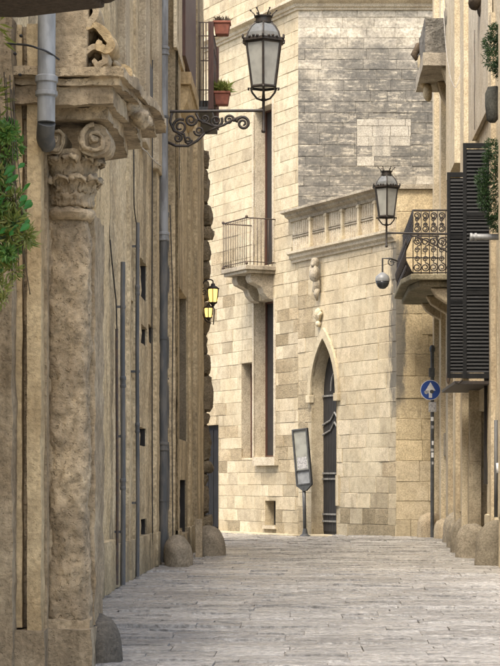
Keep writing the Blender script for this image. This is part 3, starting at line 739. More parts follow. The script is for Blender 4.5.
def downpipe(parent, x, y, z0, z1, r, mat, joints=(), name='downpipe', seg=14, brackets=()):
    wob = [(x+0.004*math.sin(z*1.3), y, z) for z in [z0+(z1-z0)*i/12 for i in range(13)]]
    o = MB().tube(wob, r, seg).build(name, mat, parent, None, auto=50)
    for z in joints:
        MB().lathe([(r*1.02, -0.09), (r*1.24, -0.075), (r*1.24, -0.045), (r*1.1, -0.04), (r*1.1, 0.02), (r*1.27, 0.03), (r*1.27, 0.07), (r*1.02, 0.085)], (x, y, z), seg).build('pipe_collar', mat, o, None, auto=40)
    for z in brackets:
        MB().lathe([(r*1.03, -0.02), (r*1.14, -0.02), (r*1.14, 0.02), (r*1.03, 0.02)], (x, y, z), seg).box(x-r*1.1-0.12, x-r*0.9, y-0.012, y+0.012, z-0.018, z+0.018).build('pipe_bracket', M['pipe_dark'], o, None)
    return o

# --- near palace with the carved portal
XA = -2.78
near_p = thing('portal_palace', 'weathered ochre palace wall with eroded carved portal column in the left foreground', 'building', (XA, 16, 0))
recA = [(24.9, 25.5, 2.7, 4.6, 0.25), (26.5, 26.9, 0.9, 3.2, 0.18)]
pilA = [(25.9, 26.3, 0.0, 11.5, 0.05), (24.0, 24.5, 0.55, 11.5, 0.06), (6, 28.2, 0.0, 0.72, 0.09)]
wall_field(12, 28.2, -0.1, 12.5, XA, recA, 0.022, 1, pil=pilA).build('wall', M['oldwall'], near_p, None, auto=50)
MB().box(-9, XA-0.35, 12, 28.2, 0, 12.4).build('building_body', M['joint'], near_p)  # unseen solid behind the wall, added to block light
for r in recA: flat_win(near_p, XA-r[4]+0.03, *r[:4], name='recess_panel', mat=M['oldwall'])
# clustered jamb (faces the camera), stepped back in plan
YJ = 16.0
def jamb(name, px0, px1, y0, y1, z0, z1, mat, amp=0.01, st=0.06, seed=0):
    mb = gridbox(MB(), PX(px0, y0), PX(px1, y0), y0, y1, z0, z1, st); rough(mb, amp, 4.5, seed)
    return mb.build(name, mat, near_p, None, auto=45)
jamb('jamb_pier', -14, 12, 15.85, 16.9, 0, 5.2, M['portal'], 0.014, seed=1)
jamb('jamb_moulding', 10, 22, 16.1, 16.9, 0.34, 5.2, M['portal_light'], 0.008, seed=2)
jamb('jamb_moulding', 21.5, 28, 16.2, 16.9, 0.34, 5.2, M['portal_dark'], 0.006, seed=3)
jamb('jamb_pier', 27, 41, 16.05, 16.9, 0.30, 5.2, M['portal_light'], 0.009, seed=4)
jamb('jamb_moulding', 40, 47, 16.25, 16.9, 0.3, 5.0, M['portal'], 0.006, seed=5)
jamb('jamb_moulding', 46, 58, 16.4, 16.9, 0.1, 4.3, M['portal'], 0.014, seed=6)
jamb('jamb_plinth', 8, 44, 15.95, 17.0, 0.0, 0.33, M['portal'], 0.014, seed=7)
mb = gridbox(MB(), PX(-14, 16.5), PX(60, 16.5), 16.5, 16.95, 0.0, 5.2, 0.2); mb.build('jamb_backing', M['portal'], near_p)
# engaged column
colx, coly, cr = PX(71, 16.5), 16.5, 0.165
vs = []; fs = []; n_seg, n_r = 72, 150; shx = PX(68, 16.45); sh = 0.178
for i in range(n_r+1):
    z = 0.34+(3.72-0.34)*i/n_r; tp = 1.0-0.06*(i/n_r)
    for k in range(n_seg):
        a = 2*math.pi*k/n_seg; c_, s_ = math.cos(a), math.sin(a); q = (abs(c_)**2.7+abs(s_)**2.7)**(-1/2.7)
        vs.append((shx+sh*tp*q*c_, 16.5+0.15*tp*q*s_, z))
for i in range(n_r):
    for k in range(n_seg): fs.append((i*n_seg+k, i*n_seg+(k+1) % n_seg, (i+1)*n_seg+(k+1) % n_seg, (i+1)*n_seg+k))
mb = MB().add(vs, fs); rough(mb, 0.026, 2.2, 8); rough(mb, 0.018, 8, 9); rough(mb, 0.010, 24, 10)
column = mb.build('column_shaft', M['portal_dark'], near_p, None, auto=60)
mb = gridbox(MB(), PX(70, 16.6), PX(95, 16.6), 16.6, 17.3, 0.34, 3.74, 0.05); rough(mb, 0.016, 5, 10); mb.build('back_pilaster', M['portal'], near_p, None, auto=45)
mb = gridbox(MB(), PX(46, 16.3), PX(90, 16.3), 16.3, 16.8, 0.30, 0.40, 0.04); rough(mb, 0.02, 7, 11); mb.build('column_base', M['portal'], near_p, None, auto=50)
mb = gridbox(MB(), PX(46, 16.2), PX(91, 16.2), 16.2, 17.1, -0.05, 0.32, 0.05); rough(mb, 0.018, 5, 12); mb.build('pedestal', M['portal'], near_p, None, auto=45)
# capital: bell with leaves, astragal, two volutes, abacus
Yc = 16.4
mb = MB().lathe([(0.165, 3.66), (0.195, 3.685), (0.21, 3.715), (0.195, 3.745), (0.16, 3.765)], (colx, coly, 0), 32); rough(mb, 0.016, 8, 13)
cap = mb.build('capital', M['portal'], near_p, None, auto=60)
mb = MB().lathe([(0.155, 3.70), (0.165, 3.85), (0.185, 4.02), (0.225, 4.16), (0.24, 4.22)], (colx, coly, 0), 32); rough(mb, 0.02, 7, 14); mb.build('bell', M['portal'], cap, None, auto=60)
def acanthus(a, z0, z1, r0, w, seed):
    vs = []; fs = []; nu, nv = 8, 12
    for j in range(nv+1):
        t = j/nv
        out = 0.010+0.035*t**2+(0.045*sm(0.7, 1.0, t)); z = z0+(z1-z0)*(t if t < 0.85 else 0.85+0.1*math.sin((t-0.85)/0.15*math.pi))
        wd = w*(0.75+0.35*math.sin(t*2.6))*(1 if t < 0.8 else 1-1.8*(t-0.8))*(1+0.22*math.sin(t*22))
        for i_ in range(nu+1):
            u_ = i_/nu*2-1; ang = a+u_*wd/r0/2; rr_ = r0+out-0.02*u_*u_+0.012*math.cos(u_*9)
            vs.append((colx+rr_*math.cos(ang), coly+rr_*math.sin(ang), z-0.03*u_*u_*t))
    for j in range(nv):
        for i_ in range(nu): q = j*(nu+1)+i_; fs.append((q, q+1, q+nu+2, q+nu+1))
    mb = MB().add(vs, fs); rough(mb, 0.028, 8, seed); rough(mb, 0.014, 22, seed)
    o = mb.build('acanthus_leaf', M['portal'], cap, None, smooth=True)
    sd = o.modifiers.new('thick', 'SOLIDIFY'); sd.thickness = 0.02; return o
for k in range(7): acanthus(R(-180+k*36+4), 3.77, 4.02, 0.165, 0.125, 200+k)
for k in range(7): acanthus(R(-162+k*36+4), 3.88, 4.19, 0.178, 0.11, 220+k)
def volute(px, py, r, Y, parent, flip=1, mat=None):
    c = Vector((PX(px, Y), Y, PZ(py, Y))); mb = MB()
    pts = spiral(c+Vector((0, -0.07, 0)), r*0.86, r*0.16, 1.45*flip, R(90), (1, 0, 0), (0, 0, 1), 56)
    mb.tube(pts, [r*0.15*(1-0.45*i/56) for i in range(57)], 8)
    mb.tube([c+Vector((0, -0.05, 0)), c+Vector((0, 0.32, 0))], r*0.93, 26); mb.blob(c+Vector((0, -0.07, 0)), (r*0.23, 0.05, r*0.23))
    rough(mb, 0.022, 8, 31); rough(mb, 0.010, 22, 32); return mb.build('volute', mat or M['portal'], parent, None, auto=50)
volute(95, 141, 0.142, 16.28, cap, 1, M['portal']); volute(54, 143, 0.115, 16.3, cap, -1)
# entablature with broken cornice
def prism_part(name, poly, z0, z1, mat, seed, amp=0.021, par=None):
    """subdivided plan prism so that it can be roughened"""
    mb = MB(); n = len(poly); P = []
    for i in range(n):
        a, b_ = Vector(poly[i]), Vector(poly[(i+1) % n]); m_ = max(1, int((b_-a).length/0.05))
        P += [tuple(a.lerp(b_, k/m_)) for k in range(m_)]
    nz = max(1, int((z1-z0)/0.06)); N = len(P); vs = []; fs = []
    for j in range(nz+1): vs += [(p[0], p[1], z0+(z1-z0)*j/nz) for p in P]
    for j in range(nz):
        for i in range(N): i2 = (i+1) % N; fs.append((j*N+i, j*N+i2, (j+1)*N+i2, (j+1)*N+i))
    fs.append(tuple(range(N))[::-1]); fs.append(tuple(range(nz*N, (nz+1)*N)))
    mb.add(vs, fs); rough(mb, amp, 4, seed); rough(mb, amp*0.5, 13, seed+1); return mb.build(name, mat, par or near_p, None, auto=45)
ent = prism_part('entablature', [(-2.75, 16.15), (PX(108, 16.15), 16.15), (PX(124, 17.0), 17.0), (PX(128, 18.1), 18.1), (-2.75, 18.4)], 4.44, 4.54, M['portal_dark'], 41)
prism_part('frieze_block', [(-2.75, 16.02), (PX(112, 16.02), 16.02), (PX(136, 17.2), 17.2), (PX(142, 18.2), 18.2), (-2.75, 18.5)], 4.54, 4.69, M['portal'], 42, par=ent)
prism_part('cornice_moulding', [(-2.75, 15.98), (PX(119, 15.98), 15.98), (PX(152, 17.5), 17.5), (PX(156, 18.4), 18.4), (-2.75, 18.6)], 4.69, 4.75, M['portal_dark'], 43, par=ent)
prism_part('cornice_top', [(-2.75, 15.92), (PX(123, 15.92), 15.92), (PX(163, 17.7), 17.7), (PX(166, 18.6), 18.6), (-2.75, 18.9)], 4.75, 4.82, M['portal_dark'], 44, par=ent)
for k, (px, py, r_) in enumerate(((112, 118, 0.075), (128, 108, 0.09), (103, 112, 0.06), (140, 118, 0.08))):
    mb = MB(); mb.blob((PX(px, 16.9), 16.95, PZ(py, 16.9)), (r_*1.2, 0.2, r_*0.9), 22, 16, amp=0.08, sc=11); mb.build('carved_boss', M['portal_dark'], ent, None, smooth=True)
# big console above the cornice with leafy curls on its street side
mb = MB(); zc0 = 4.84; vs = []; 
prof = []
for i in range(15):
    t = i/14; z = zc0+1.1*t; prof.append((PX(86, 16.1)+0.015*math.sin(t*3.1)+0.02*t, z))
poly = [(PX(53, 16.1), zc0+1.1), (PX(53, 16.1), zc0)]+prof
mb.prism([(p[0], p[1]) for p in poly], 16.75, 16.1, 'y')
cons = mb.build('console', M['portal'], near_p, None, bevel=0.02)
def ribbon(pts, y0, y1, th, mat, seed):
    P = [Vector((PX(a, 16.2), PZ(b, 16.2))) for a, b in pts]; Q = []
    for i in range(len(P)-1):                           # Catmull-Rom
        p0, p1, p2, p3 = P[max(i-1, 0)], P[i], P[i+1], P[min(i+2, len(P)-1)]
        for t in [k/6 for k in range(6)]:
            Q.append(0.5*((2*p1)+(p2-p0)*t+(2*p0-5*p1+4*p2-p3)*t*t+(3*p1-p0-3*p2+p3)*t**3))
    Q.append(P[-1]); n = len(Q); ny = 7; vs = []; fs = []
    for side in (1, -1):
        for i, q in enumerate(Q):
            d_ = (Q[min(i+1, n-1)]-Q[max(i-1, 0)]).normalized(); nn = Vector((-d_.y, d_.x))*th*side*(1.0-0.6*abs(2*i/n-1)**3)
            for k in range(ny+1):
                v_ = k/ny; bulge = 0.25*math.sin(v_*math.pi)
                vs.append((q.x+nn.x*(1+bulge), y0+(y1-y0)*v_, q.y+nn.y*(1+bulge)))
    m = ny+1
    for i in range(n-1):
        for k in range(ny):
            a = i*m+k; fs.append((a, a+m, a+m+1, a+1)); b_ = n*m+a; fs.append((b_, b_+1, b_+m+1, b_+m))
        a = i*m; b_ = n*m+i*m; fs.append((a, b_, b_+m, a+m)); a += ny; b_ += ny; fs.append((a, a+m, b_+m, b_))
    mb = MB().add(vs, fs); rough(mb, 0.012, 9, seed); rough(mb, 0.006, 24, seed+1); return mb.build('carved_scroll', mat, cons, None, auto=60)
ribbon([(86, 0), (94, 6), (97, 16), (91, 25), (88, 31)], 16.1, 16.5, 0.028, M['portal'], 301)
ribbon([(87, 30), (96, 27), (106, 36), (112, 46), (107, 52), (100, 48), (101, 42)], 16.1, 16.55, 0.034, M['portal_light'], 303)
ribbon([(87, 56), (94, 49), (104, 52), (106, 62), (99, 67), (94, 62)], 16.12, 16.6, 0.028, M['portal'], 305)
ribbon([(106, 72), (112, 62), (120, 61), (125, 66), (121, 70)], 16.5, 16.9, 0.035, M['portal_light'], 307)
for k, (px, py, rx, rz_) in enumerate(((91, 17, 0.035, 0.09), (92, 41, 0.045, 0.06), (97, 58, 0.04, 0.05), (91, 68, 0.04, 0.04), (116, 67, 0.05, 0.04))):
    mb = MB(); mb.blob((PX(px, 16.4), 16.4, PZ(py, 16.4)), (rx, 0.14, rz_), 20, 14, amp=0.05, sc=14); mb.build('carved_leaf', M['portal'], cons, None, smooth=True)
# slab edge over the portal, seen from below
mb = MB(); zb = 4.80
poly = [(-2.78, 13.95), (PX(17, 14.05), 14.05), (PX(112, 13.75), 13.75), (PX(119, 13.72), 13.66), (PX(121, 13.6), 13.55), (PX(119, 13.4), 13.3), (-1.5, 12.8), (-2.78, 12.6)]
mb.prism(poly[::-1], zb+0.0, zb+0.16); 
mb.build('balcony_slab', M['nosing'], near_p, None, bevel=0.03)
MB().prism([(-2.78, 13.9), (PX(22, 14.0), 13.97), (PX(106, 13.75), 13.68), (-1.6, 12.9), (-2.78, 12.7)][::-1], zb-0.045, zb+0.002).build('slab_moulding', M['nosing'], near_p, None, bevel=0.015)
# zinc pipe in front of the jamb
zx, zy = PX(46.5, 15.8), 15.8
zp = downpipe(near_p, zx, zy, PZ(122, zy), 5.9, 0.072, M['zinc'], joints=(PZ(86, zy),))
mb = MB().tube([(zx, zy, PZ(122.5, zy)), (zx-0.01, zy+0.03, PZ(128, zy)), (zx-0.03, zy+0.15, PZ(134, zy)), (zx-0.04, zy+0.32, PZ(137, zy))], 0.072, 14); mb.build('pipe_shoe', M['pipe_dark'], zp, None, auto=50)  # dark pipe colour stands in for the shading on the lower end
mb = MB().tube(bez((PX(-6, 15.9), 15.9, PZ(43, 15.9)), (PX(12, 15.9), 15.85, PZ(46, 15.9)), (PX(28, 15.9), 15.8, PZ(46, 15.9)), (PX(37, 15.7), 15.68, PZ(48.5, 15.7)))+bez((PX(38, 15.7), 15.69, PZ(48.6, 15.7)), (PX(46, 15.7), 15.70, PZ(50, 15.7)), (PX(52, 15.7), 15.72, PZ(54, 15.7)), (PX(58, 15.8), 15.86, PZ(58, 15.8))), 0.0085, 6)
mb.build('cable', M['cable_black'], near_p, None, smooth=True)
for k, (px, py) in enumerate(((11, 26), (15, 54), (20, 75), (21, 36))):
    MB().blob((PX(px, 15.9), 15.9, PZ(py, 15.9)), (0.014, 0.03, 0.012)).build('iron_hook', M['cable_black'], near_p, None, smooth=True)
# --- middle house
XB = -2.80
mid = thing('plastered_house', 'narrow stained plaster house with thin pipes on its front, left side', 'building', (XB, 32, 0))
def YL(px, X): return -2*1000*X/(CX-px) if False else X*F/(px-CX)
recB = []
for (px0, px1, py0, py1) in ((140.5, 147.5, 262, 300), (141, 147, 327, 345), (149, 153, 326, 344), (141, 147, 428, 446), (141, 147, 519, 535), (128, 132, 300, 420)):
    ya, yb = YL(px0, XB), YL(px1, XB); ym = (ya+yb)/2
    recB.append((ya, yb, PZ(py1, ym), PZ(py0, ym), 0.28))
pilB = [(YL(126.5, XB), YL(128, XB), 0, 12.4, 0.05), (YL(153, XB), YL(157, XB), 0, 12.4, 0.07), (28.2, 38.0, 0, 0.62, 0.06), (YL(133, XB), YL(135, XB), 0.6, 12.4, 0.04)]
wall_field(28.2, 38.0, -0.1, 12.6, XB, recB, 0.03, 2, pil=pilB).build('wall', M['oldwall2'], mid, None, auto=50)
MB().box(-9, XB-0.35, 28.2, 38.2, 0, 12.5).build('building_body', M['joint'], mid)  # unseen box added to stop light behind the wall
for r in recB[:-1]: flat_win(mid, XB-r[4]+0.03, *r[:4])
for r in recB[:-1]: MB().box(XB-0.30, XB-0.03, r[1]-0.10, r[1]-0.03, r[2], r[3]).build('casement', M['void'], mid)  # dark panels added at the far jambs so the openings read dark
MB().box(XB-0.30, XB-0.03, recB[-1][1]-0.10, recB[-1][1]-0.03, recB[-1][2], recB[-1][3]).build('casement', M['guard'], mid)  # same added panel in brown, darkening the long recess
p1 = downpipe(mid, -2.70, YL(123, -2.70), 0.02, PZ(262, YL(123, -2.7)), 0.036, M['pipe_dark'], joints=(3.0, 1.5), brackets=(4.1, 2.2, 0.8))
p2 = downpipe(mid, -2.71, YL(137.5, -2.71), 0.02, PZ(222, YL(137, -2.71)), 0.031, M['pipe_dark'], joints=(4.6, 2.4), brackets=(5.3, 3.3, 1.2))
p3 = downpipe(mid, -2.66, YL(163.5, -2.66), PZ(240, 37), 10.8, 0.088, M['pipe'], joints=(PZ(50, 37), PZ(236, 37)), brackets=(8.3,))
downpipe(mid, -2.66, YL(163.5, -2.66), 0.05, PZ(239, 37), 0.082, M['pipe_dark'], joints=(2.2,), brackets=(4.2, 1.2))
p4 = downpipe(mid, -2.63, YL(168.6, -2.63), 0.05, PZ(205, 37), 0.028, M['pipe_dark'], name='conduit', brackets=(3.5, 1.8))
downpipe(mid, -2.735, YL(117, -2.735), 0.05, PZ(330, 29), 0.022, M['rail'], name='conduit')
# upper panels: window shutter strips seen edge-on
MB().box(XB-0.05, XB+0.10, YL(143.5, XB), YL(147, XB), PZ(98, 33), PZ(45, 33)).build('shutter', M['pipe_dark'], mid)
for px in (118, 139, 152):
    MB().box(XB-0.1, XB+0.12, YL(px, XB), YL(px+4, XB), 7.2, 12.4).build('pilaster_strip', M['creamdirty'], mid, None, bevel=0.02)

def wire(par, pts, r, mat, name='wall_cable'):
    P = []
    for i in range(len(pts)-1):
        (a, b_, y0_), (c, d, y1_) = pts[i], pts[i+1]
        for k in range(6):
            t = k/6; yy_ = y0_+(y1_-y0_)*t; P.append((PX(a+(c-a)*t, yy_), yy_, PZ(b_+(d-b_)*t+1.5*math.sin(t*math.pi), yy_)))
    P.append((PX(pts[-1][0], pts[-1][2]), pts[-1][2], PZ(pts[-1][1], pts[-1][2])))
    return MB().tube(P, r, 6).build(name, mat, par, None, smooth=True)
wire(mid, [(133, 137, 31.5), (147, 152, 34.0), (161, 166, 36.6)], 0.011, M['cable_white'])
wire(mid, [(144, 128, 33.6), (146, 134, 33.8), (144, 139, 33.6)], 0.012, M['cable_black'])
wire(mid, [(133.5, 100, 31.2), (134, 205, 31.2), (136.5, 224, 31.9)], 0.010, M['cable_black'])
wire(mid, [(110, 240, 27.6), (116, 300, 28.6), (117, 330, 28.8)], 0.010, M['cable_black'])
wire(mid, [(152.5, 60, 35.6), (152, 300, 35.6), (152.5, 545, 35.6)], 0.011, M['cable_black'])
wire(mid, [(170, 205, 37.6), (173, 300, 37.7), (172, 420, 37.7), (173, 560, 37.7)], 0.010, M['cable_black'])
# --- corner house with bossed corner
XC = -2.5
cor = thing('corner_house', 'weathered house with bulging rusticated corner, barred balcony and tall narrow recess', 'building', (XC, 43, 0))
recC = []
for (px0, px1, py0, py1, d) in ((178, 187, 293, 440, 0.2), (179.5, 186, 480, 533, 0.25), (190, 192.5, 360, 520, 0.12), (176, 181, 130, 196, 0.15)):
    ya, yb = YL(px0, XC), YL(px1, XC); ym = (ya+yb)/2; recC.append((ya, yb, PZ(py1, ym), PZ(py0, ym), d))
pilC = [(YL(188, XC), YL(189.5, XC), 0, 12.4, 0.05), (YL(193, XC), YL(196.5, XC), 0, 12.4, 0.09), (38.0, 48.0, 0.0, 0.6, 0.05), (YL(173.5, XC), YL(176, XC), 0, 12.4, 0.05)]
wall_field(38.0, 48.6, -0.1, 13.4, XC, recC, 0.02, 3, pil=pilC).build('wall', M['oldwall2'], cor, None, auto=50)
mb = gridbox(MB(), XC-0.45, XC+0.0, 37.98, 38.3, 0, 13.4, 0.25); rough(mb, 0.012, 2.0, 51); mb.build('end_wall', M['oldwall2'], cor, None, auto=45)
MB().box(-9, XC-0.34, 38.25, 48.9, 0, 13.3).build('building_body', M['joint'], cor)  # unseen box added behind this wall to block light
flat_win(cor, XC-0.2+0.03, *recC[0][:4], mat=M['oldwall'], name='recess_panel'); flat_win(cor, XC-0.22, *recC[1][:4])
for r in (recC[0], recC[2], recC[3]): MB().box(XC-0.22, XC-0.02, r[1]-0.12, r[1]-0.03, r[2], r[3]).build('recess_return', M['guard'], cor)  # brown panels added at the far jambs to darken the recesses
MB().box(XC-0.24, XC-0.02, recC[1][1]-0.12, recC[1][1]-0.03, recC[1][2], recC[1][3]).build('casement', M['void'], cor)  # added dark panel, makes the low opening read dark
# bossed corner: stacked rough stones
rb = random.Random(4); z = 0.0; bi = 0
while z < 9.4:
    h = rb.choice([0.3, 0.45, 0.55, 0.75, 0.9]); px_ = rb.choice([207, 208.5, 210, 212, 212.5]); yb_ = 48.45
    mb = gridbox(MB(), XC-0.4, PX(px_, yb_), yb_, yb_+0.55, z, z+h, 0.07)
    cc = Vector((XC-0.15, yb_+0.27, z+h/2)); hv = Vector((PX(px_, yb_)-XC+0.15, 0.275, h/2)); out = []
    for v in mb.v:                                      # round the box towards an irregular boulder
        d_ = Vector(v)-cc; e_ = Vector((d_.x/hv.x, d_.y/hv.y, d_.z/hv.z)); m_ = max(abs(e_.x), abs(e_.y), abs(e_.z), 1e-6); L_ = e_.length
        k_ = 1+(m_/L_*1.12-1)*0.55 if L_ > 0 else 1
        out.append(tuple(cc+d_*min(1.0, k_)))
    mb.v = out; rough(mb, 0.05, 3.2, bi); rough(mb, 0.03, 9, bi+50)
    mb.build('boss_stone', M['boss'], cor, None, auto=60); z += h*0.98; bi += 1
# stone bracket under the shutter, tall shutter, balcony cage
yb0 = 39.6
mb = gridbox(MB(), XC-0.25, PX(191, yb0), yb0, 42.6, PZ(84, yb0), PZ(72, yb0), 0.15); rough(mb, 0.01, 4, 61)
sb = mb.build('stone_bracket', M['portal_light'], cor, None, auto=45)
mb = MB(); zt = PZ(84, yb0)
mb.prism([(XC-0.25, zt), (XC-0.25, zt-0.62), (XC+0.02, zt-0.55), (XC+0.12, zt-0.34), (PX(188, yb0), zt-0.16), (PX(189.5, yb0), zt)][::1], yb0+0.1, 42.4, 'y'); mb.build('corbel', M['portal_light'], sb, None, bevel=0.03)
MB().box(XC+0.04, XC+0.11, YL(184, XC+0.08), YL(194.5, XC+0.08), PZ(92, 43), 12.9).build('shutter', M['brownwood'], cor)
MB().tube([(PX(172, 39.7), 39.7, PZ(74, 39.7)), (PX(172, 39.7), 39.7, 12.0)], 0.022, 6).build('railing_post', M['brownwood'], cor)
MB().box(XC-0.02, XC+0.045, YL(174.5, XC), YL(183, XC), PZ(72, 40), 12.8).build('plaster_panel', M['cream'], cor)
for k in range(4): MB().tube([(PX(169+k*3.5, 39.7), 39.7, PZ(7, 39.7)), (PX(169+k*3.5, 39.7), 39.7, 11.6)], 0.012, 6).build('railing_bar', M['iron'], cor)
MB().tube([(PX(168, 39.7), 39.7, PZ(6.5, 39.7)), (PX(181, 39.7), 39.7, PZ(6.5, 39.7))], 0.018, 6).build('railing_rail', M['iron'], cor)
yc = 44.4; zc0_, zc1_ = PZ(107, yc), PZ(22, yc); xo = PX(211, yc)
bal2 = MB().box(XC-0.1, xo+0.02, yc-0.03, 47.2, zc0_-0.12, zc0_).build('barred_balcony', M['pipe_dark'], cor)
for yy in (yc, 47.0): MB().box(xo-0.06, xo+0.06, yy-0.05, yy+0.05, zc0_-0.05, zc1_).build('corner_post', M['brownwood'], bal2)
mb = MB()
for py in (22.5, 36, 90):
    z = PZ(py, yc); mb.tube([(XC, yc, z), (xo, yc, z), (xo, 47.0, z), (XC, 47.0, z)], 0.014, 6)
mb.build('rail', M['rail'], bal2)
bar = MB().tube([(0, 0, 0), (0, 0, zc1_-zc0_)], 0.0125, 6).mesh('bar', True); bar.materials.append(M['rail'])
for px in (196.5, 200, 203.5, 206): inst('bar', bar, bal2, T(PX(px, yc), yc, zc0_))
for k in range(1, 9): inst('bar', bar, bal2, T(xo, yc+2.6*k/9, zc0_))
# dark planter on the balcony floor
MB().prism([(PX(196, yc+0.3), zc0_), (PX(207, yc+0.3), zc0_), (PX(208.5, yc+0.3), zc0_+0.16), (PX(195, yc+0.3), zc0_+0.16)], yc+0.1, yc+0.6, 'y').build('planter_trough', M['pipe_dark'], bal2)

# ------------------------------------------------------------------ right side houses
XR = 3.66
rA = thing('balcony_house', 'cream stone house at far right with ornate bellied iron balcony', 'building', (XR, 50, 0))
gridbox(MB(), XR, 9, 47.03, 52.68, -0.1, 15.5, 0.6).build('wall', M['cream'], rA)
gridbox(MB(), PX(434, 52.1), XR+0.1, 52.1, 52.66, -0.1, 15.4, 0.6).build('corner_pier', M['cream'], rA, None, bevel=0.02)
gridbox(MB(), PX(441, 51.2), XR+0.05, 51.2, 51.9, -0.1, 15.3, 0.6).build('pilaster', M['cream'], rA, None, bevel=0.02)
gridbox(MB(), PX(448, 49.4), XR+0.05, 49.4, 50.2, -0.1, 6.0, 0.6).build('pilaster', M['creamdirty'], rA, None, bevel=0.02)
XS = 3.56
rB = thing('shuttered_house', 'dirty cream house at right with pilasters and open black shutters', 'building', (XS, 40, 0))
wy0, wy1 = 38.9, 42.6
pils = [(46.1, 46.95, 0.13), (44.7, 45.3, 0.10), (42.9, 43.9, 0.20), (35.3, 36.0, 0.12)]
mb = MB()
def rwall(y0, y1, z0, z1, X, rec, amp, seed, pil): 
    b_ = wall_field(y0, y1, z0, z1, 0.0, rec, amp, seed, step=0.22, pil=pil); b_.v = [(X-v[0], v[1], v[2]) for v in b_.v]; b_.f = [f[::-1] for f in b_.f]; return b_
recR = [(wy0, wy1, 3.5, 8.1, 0.35), (39.6, 41.6, 0.0, 3.0, 0.4), (36.4, 37.4, 0.3, 5.0, 0.35)]
rwall(33, 47.02, -0.1, 15.5, XS, recR, 0.02, 5, [(a, b_, 0.0, 15.4, d) for a, b_, d in pils]+[(34, 47, 0, 0.9, 0.05)]).build('wall', M['cream'], rB, None, auto=50)
MB().box(XS+0.5, 9, 33, 46.98, 0, 15.4).build('building_body', M['joint'], rB)  # unseen light-blocking box behind the right wall
for r in recR: MB().box(XS+r[4]-0.05, XS+r[4]-0.01, *r[:4]).build('dark_opening', M['void'], rB)
# pale upper wall panel between far pilaster and shutters
gridbox(MB(), XS-0.30, XS-0.02, 44.2, 46.9, 8.6, 15.2, 0.4).build('upper_bay', M['cream'], rB, None, bevel=0.02)
gridbox(MB(), XS-0.10, XS-0.021, 38.2, 44.1, 8.7, 15.2, 0.4).build('upper_panel', M['trim'], rB, None, bevel=0.02)
for (pa, pb, yy, z0_, z1_, mt, nm) in ((470, 484, 41.4, 1.97, 8.6, 'creamdirty', 'pilaster'), (469, 485.5, 41.34, 0.0, 1.96, 'creamdirty', 'pilaster_foot'), (455.5, 462, 43.9, 0.0, 6.8, 'creamdirty', 'pilaster'), (462, 470, 42.8, 0.0, 6.5, 'cream', 'pilaster'), (491, 501, 37.75, 0.0, 10.4, 'creamdirty', 'pilaster')):
    gridbox(MB(), PX(pa, yy), XS+0.05 if nm != 'pilaster_foot' else XS+0.04, yy, yy+0.35, z0_, z1_, 0.4).build(nm, M[mt], rB, None, bevel=0.02)
MB().box(PX(484.2, 39.5), XS+0.03, 39.48, 39.53, 1.5, 4.2).build('dark_grille', M['void'], rB)  # flat dark panel, coloured to stand in for the dark window gap
# far house details: door surround strips behind the balcony, wall box
zb0 = PZ(275, 47.2)
for (px, w_, mat, nm) in ((436.5, 0.07, 'orangewood', 'door_frame'), (441, 0.08, 'cream', 'surround_strip'), (432.5, 0.05, 'trim', 'surround_strip')):
    yy = XR*F/(px-CX) if px > 440 else 47.0
for k, (ya, yb, mat, nm, d) in enumerate(((47.6, 48.0, 'orangewood', 'door_frame', 0.06), (48.3, 49.6, 'pane', 'door_pane', 0.02), (49.9, 50.3, 'orangewood', 'door_frame', 0.06), (50.6, 51.0, 'cream', 'surround_strip', 0.1), (47.1, 47.4, 'cream', 'surround_strip', 0.12))):
    MB().box(XR-d, XR+0.02, ya, yb, zb0, 10.4).build(nm, M[mat], rA, None, bevel=0.01)
MB().box(PX(444.5, 50.9), PX(452, 50.9), 50.9, 51.19, PZ(456, 51), PZ(433, 51)).build('meter_box', M['weathered'], rA, None, bevel=0.01)
MB().blob((PX(449, 46.6), 46.85, PZ(377, 46.8)), (0.05, 0.04, 0.16)).build('wall_hook', M['rail'], rA, None, smooth=True)
gridbox(MB(), XR-0.06, XR-0.002, 47.05, 52.6, -0.05, 1.0, 0.4).build('plinth', M['cream'], rA, None, bevel=0.02)
# iron balcony
by0, by1 = 47.2, 52.2; bx = PX(413, by0); bzT, bzB = PZ(210, by0), PZ(274, by0)
slab = [(XR, by0-0.05), (bx-0.05, by0-0.05), (bx-0.24, by0+1.2), (bx-0.24, by1-0.2), (bx-0.1, by1), (XR, by1)]
mb = MB().prism(slab, bzB-0.14, bzB); ib = mb.build('iron_balcony', M['mossy'], rA, None, bevel=0.025)
mb = MB().prism([(XR, by0+0.1), (bx+0.15, by0+0.1), (bx-0.05, by0+1.3), (bx-0.05, by1-0.3), (XR, by1-0.1)], bzB-0.30, bzB-0.142); rough(mb, 0.01, 4, 70); mb.build('slab_moulding', M['mossy'], ib, None, bevel=0.04)
for yy in (by0+0.2, by0+2.2, by0+4.2):
    prof = [(XR+0.02, bzB-1.05), (XR-0.14, bzB-0.95), (XR-0.22, bzB-0.74), (XR-0.42, bzB-0.62), (XR-0.60, bzB-0.5), (XR-0.72, bzB-0.305), (XR+0.02, bzB-0.305)]
    MB().prism(prof, yy, yy+0.36, 'y').build('corbel', M['creamdirty'], ib, None, bevel=0.03)
def belly(t): return 0.20*math.sin(min(1.0, max(0, (t-0.0)/0.62))*math.pi)**1.3 if t < 0.62 else 0.0     # t: 0 foot .. 1 handrail
Hh = bzT-bzB
def rail_plan(off):
    return [(XR, by0), (bx-off, by0), (bx-off, by1-0.1), (XR, by1-0.1)]
mb = MB()
for t in (0.02, 0.62, 0.995):
    o_ = belly(t); mb.tube([(x, y, bzB+Hh*t) for x, y in rail_plan(o_)], 0.022 if t > 0.9 else 0.015, 6)
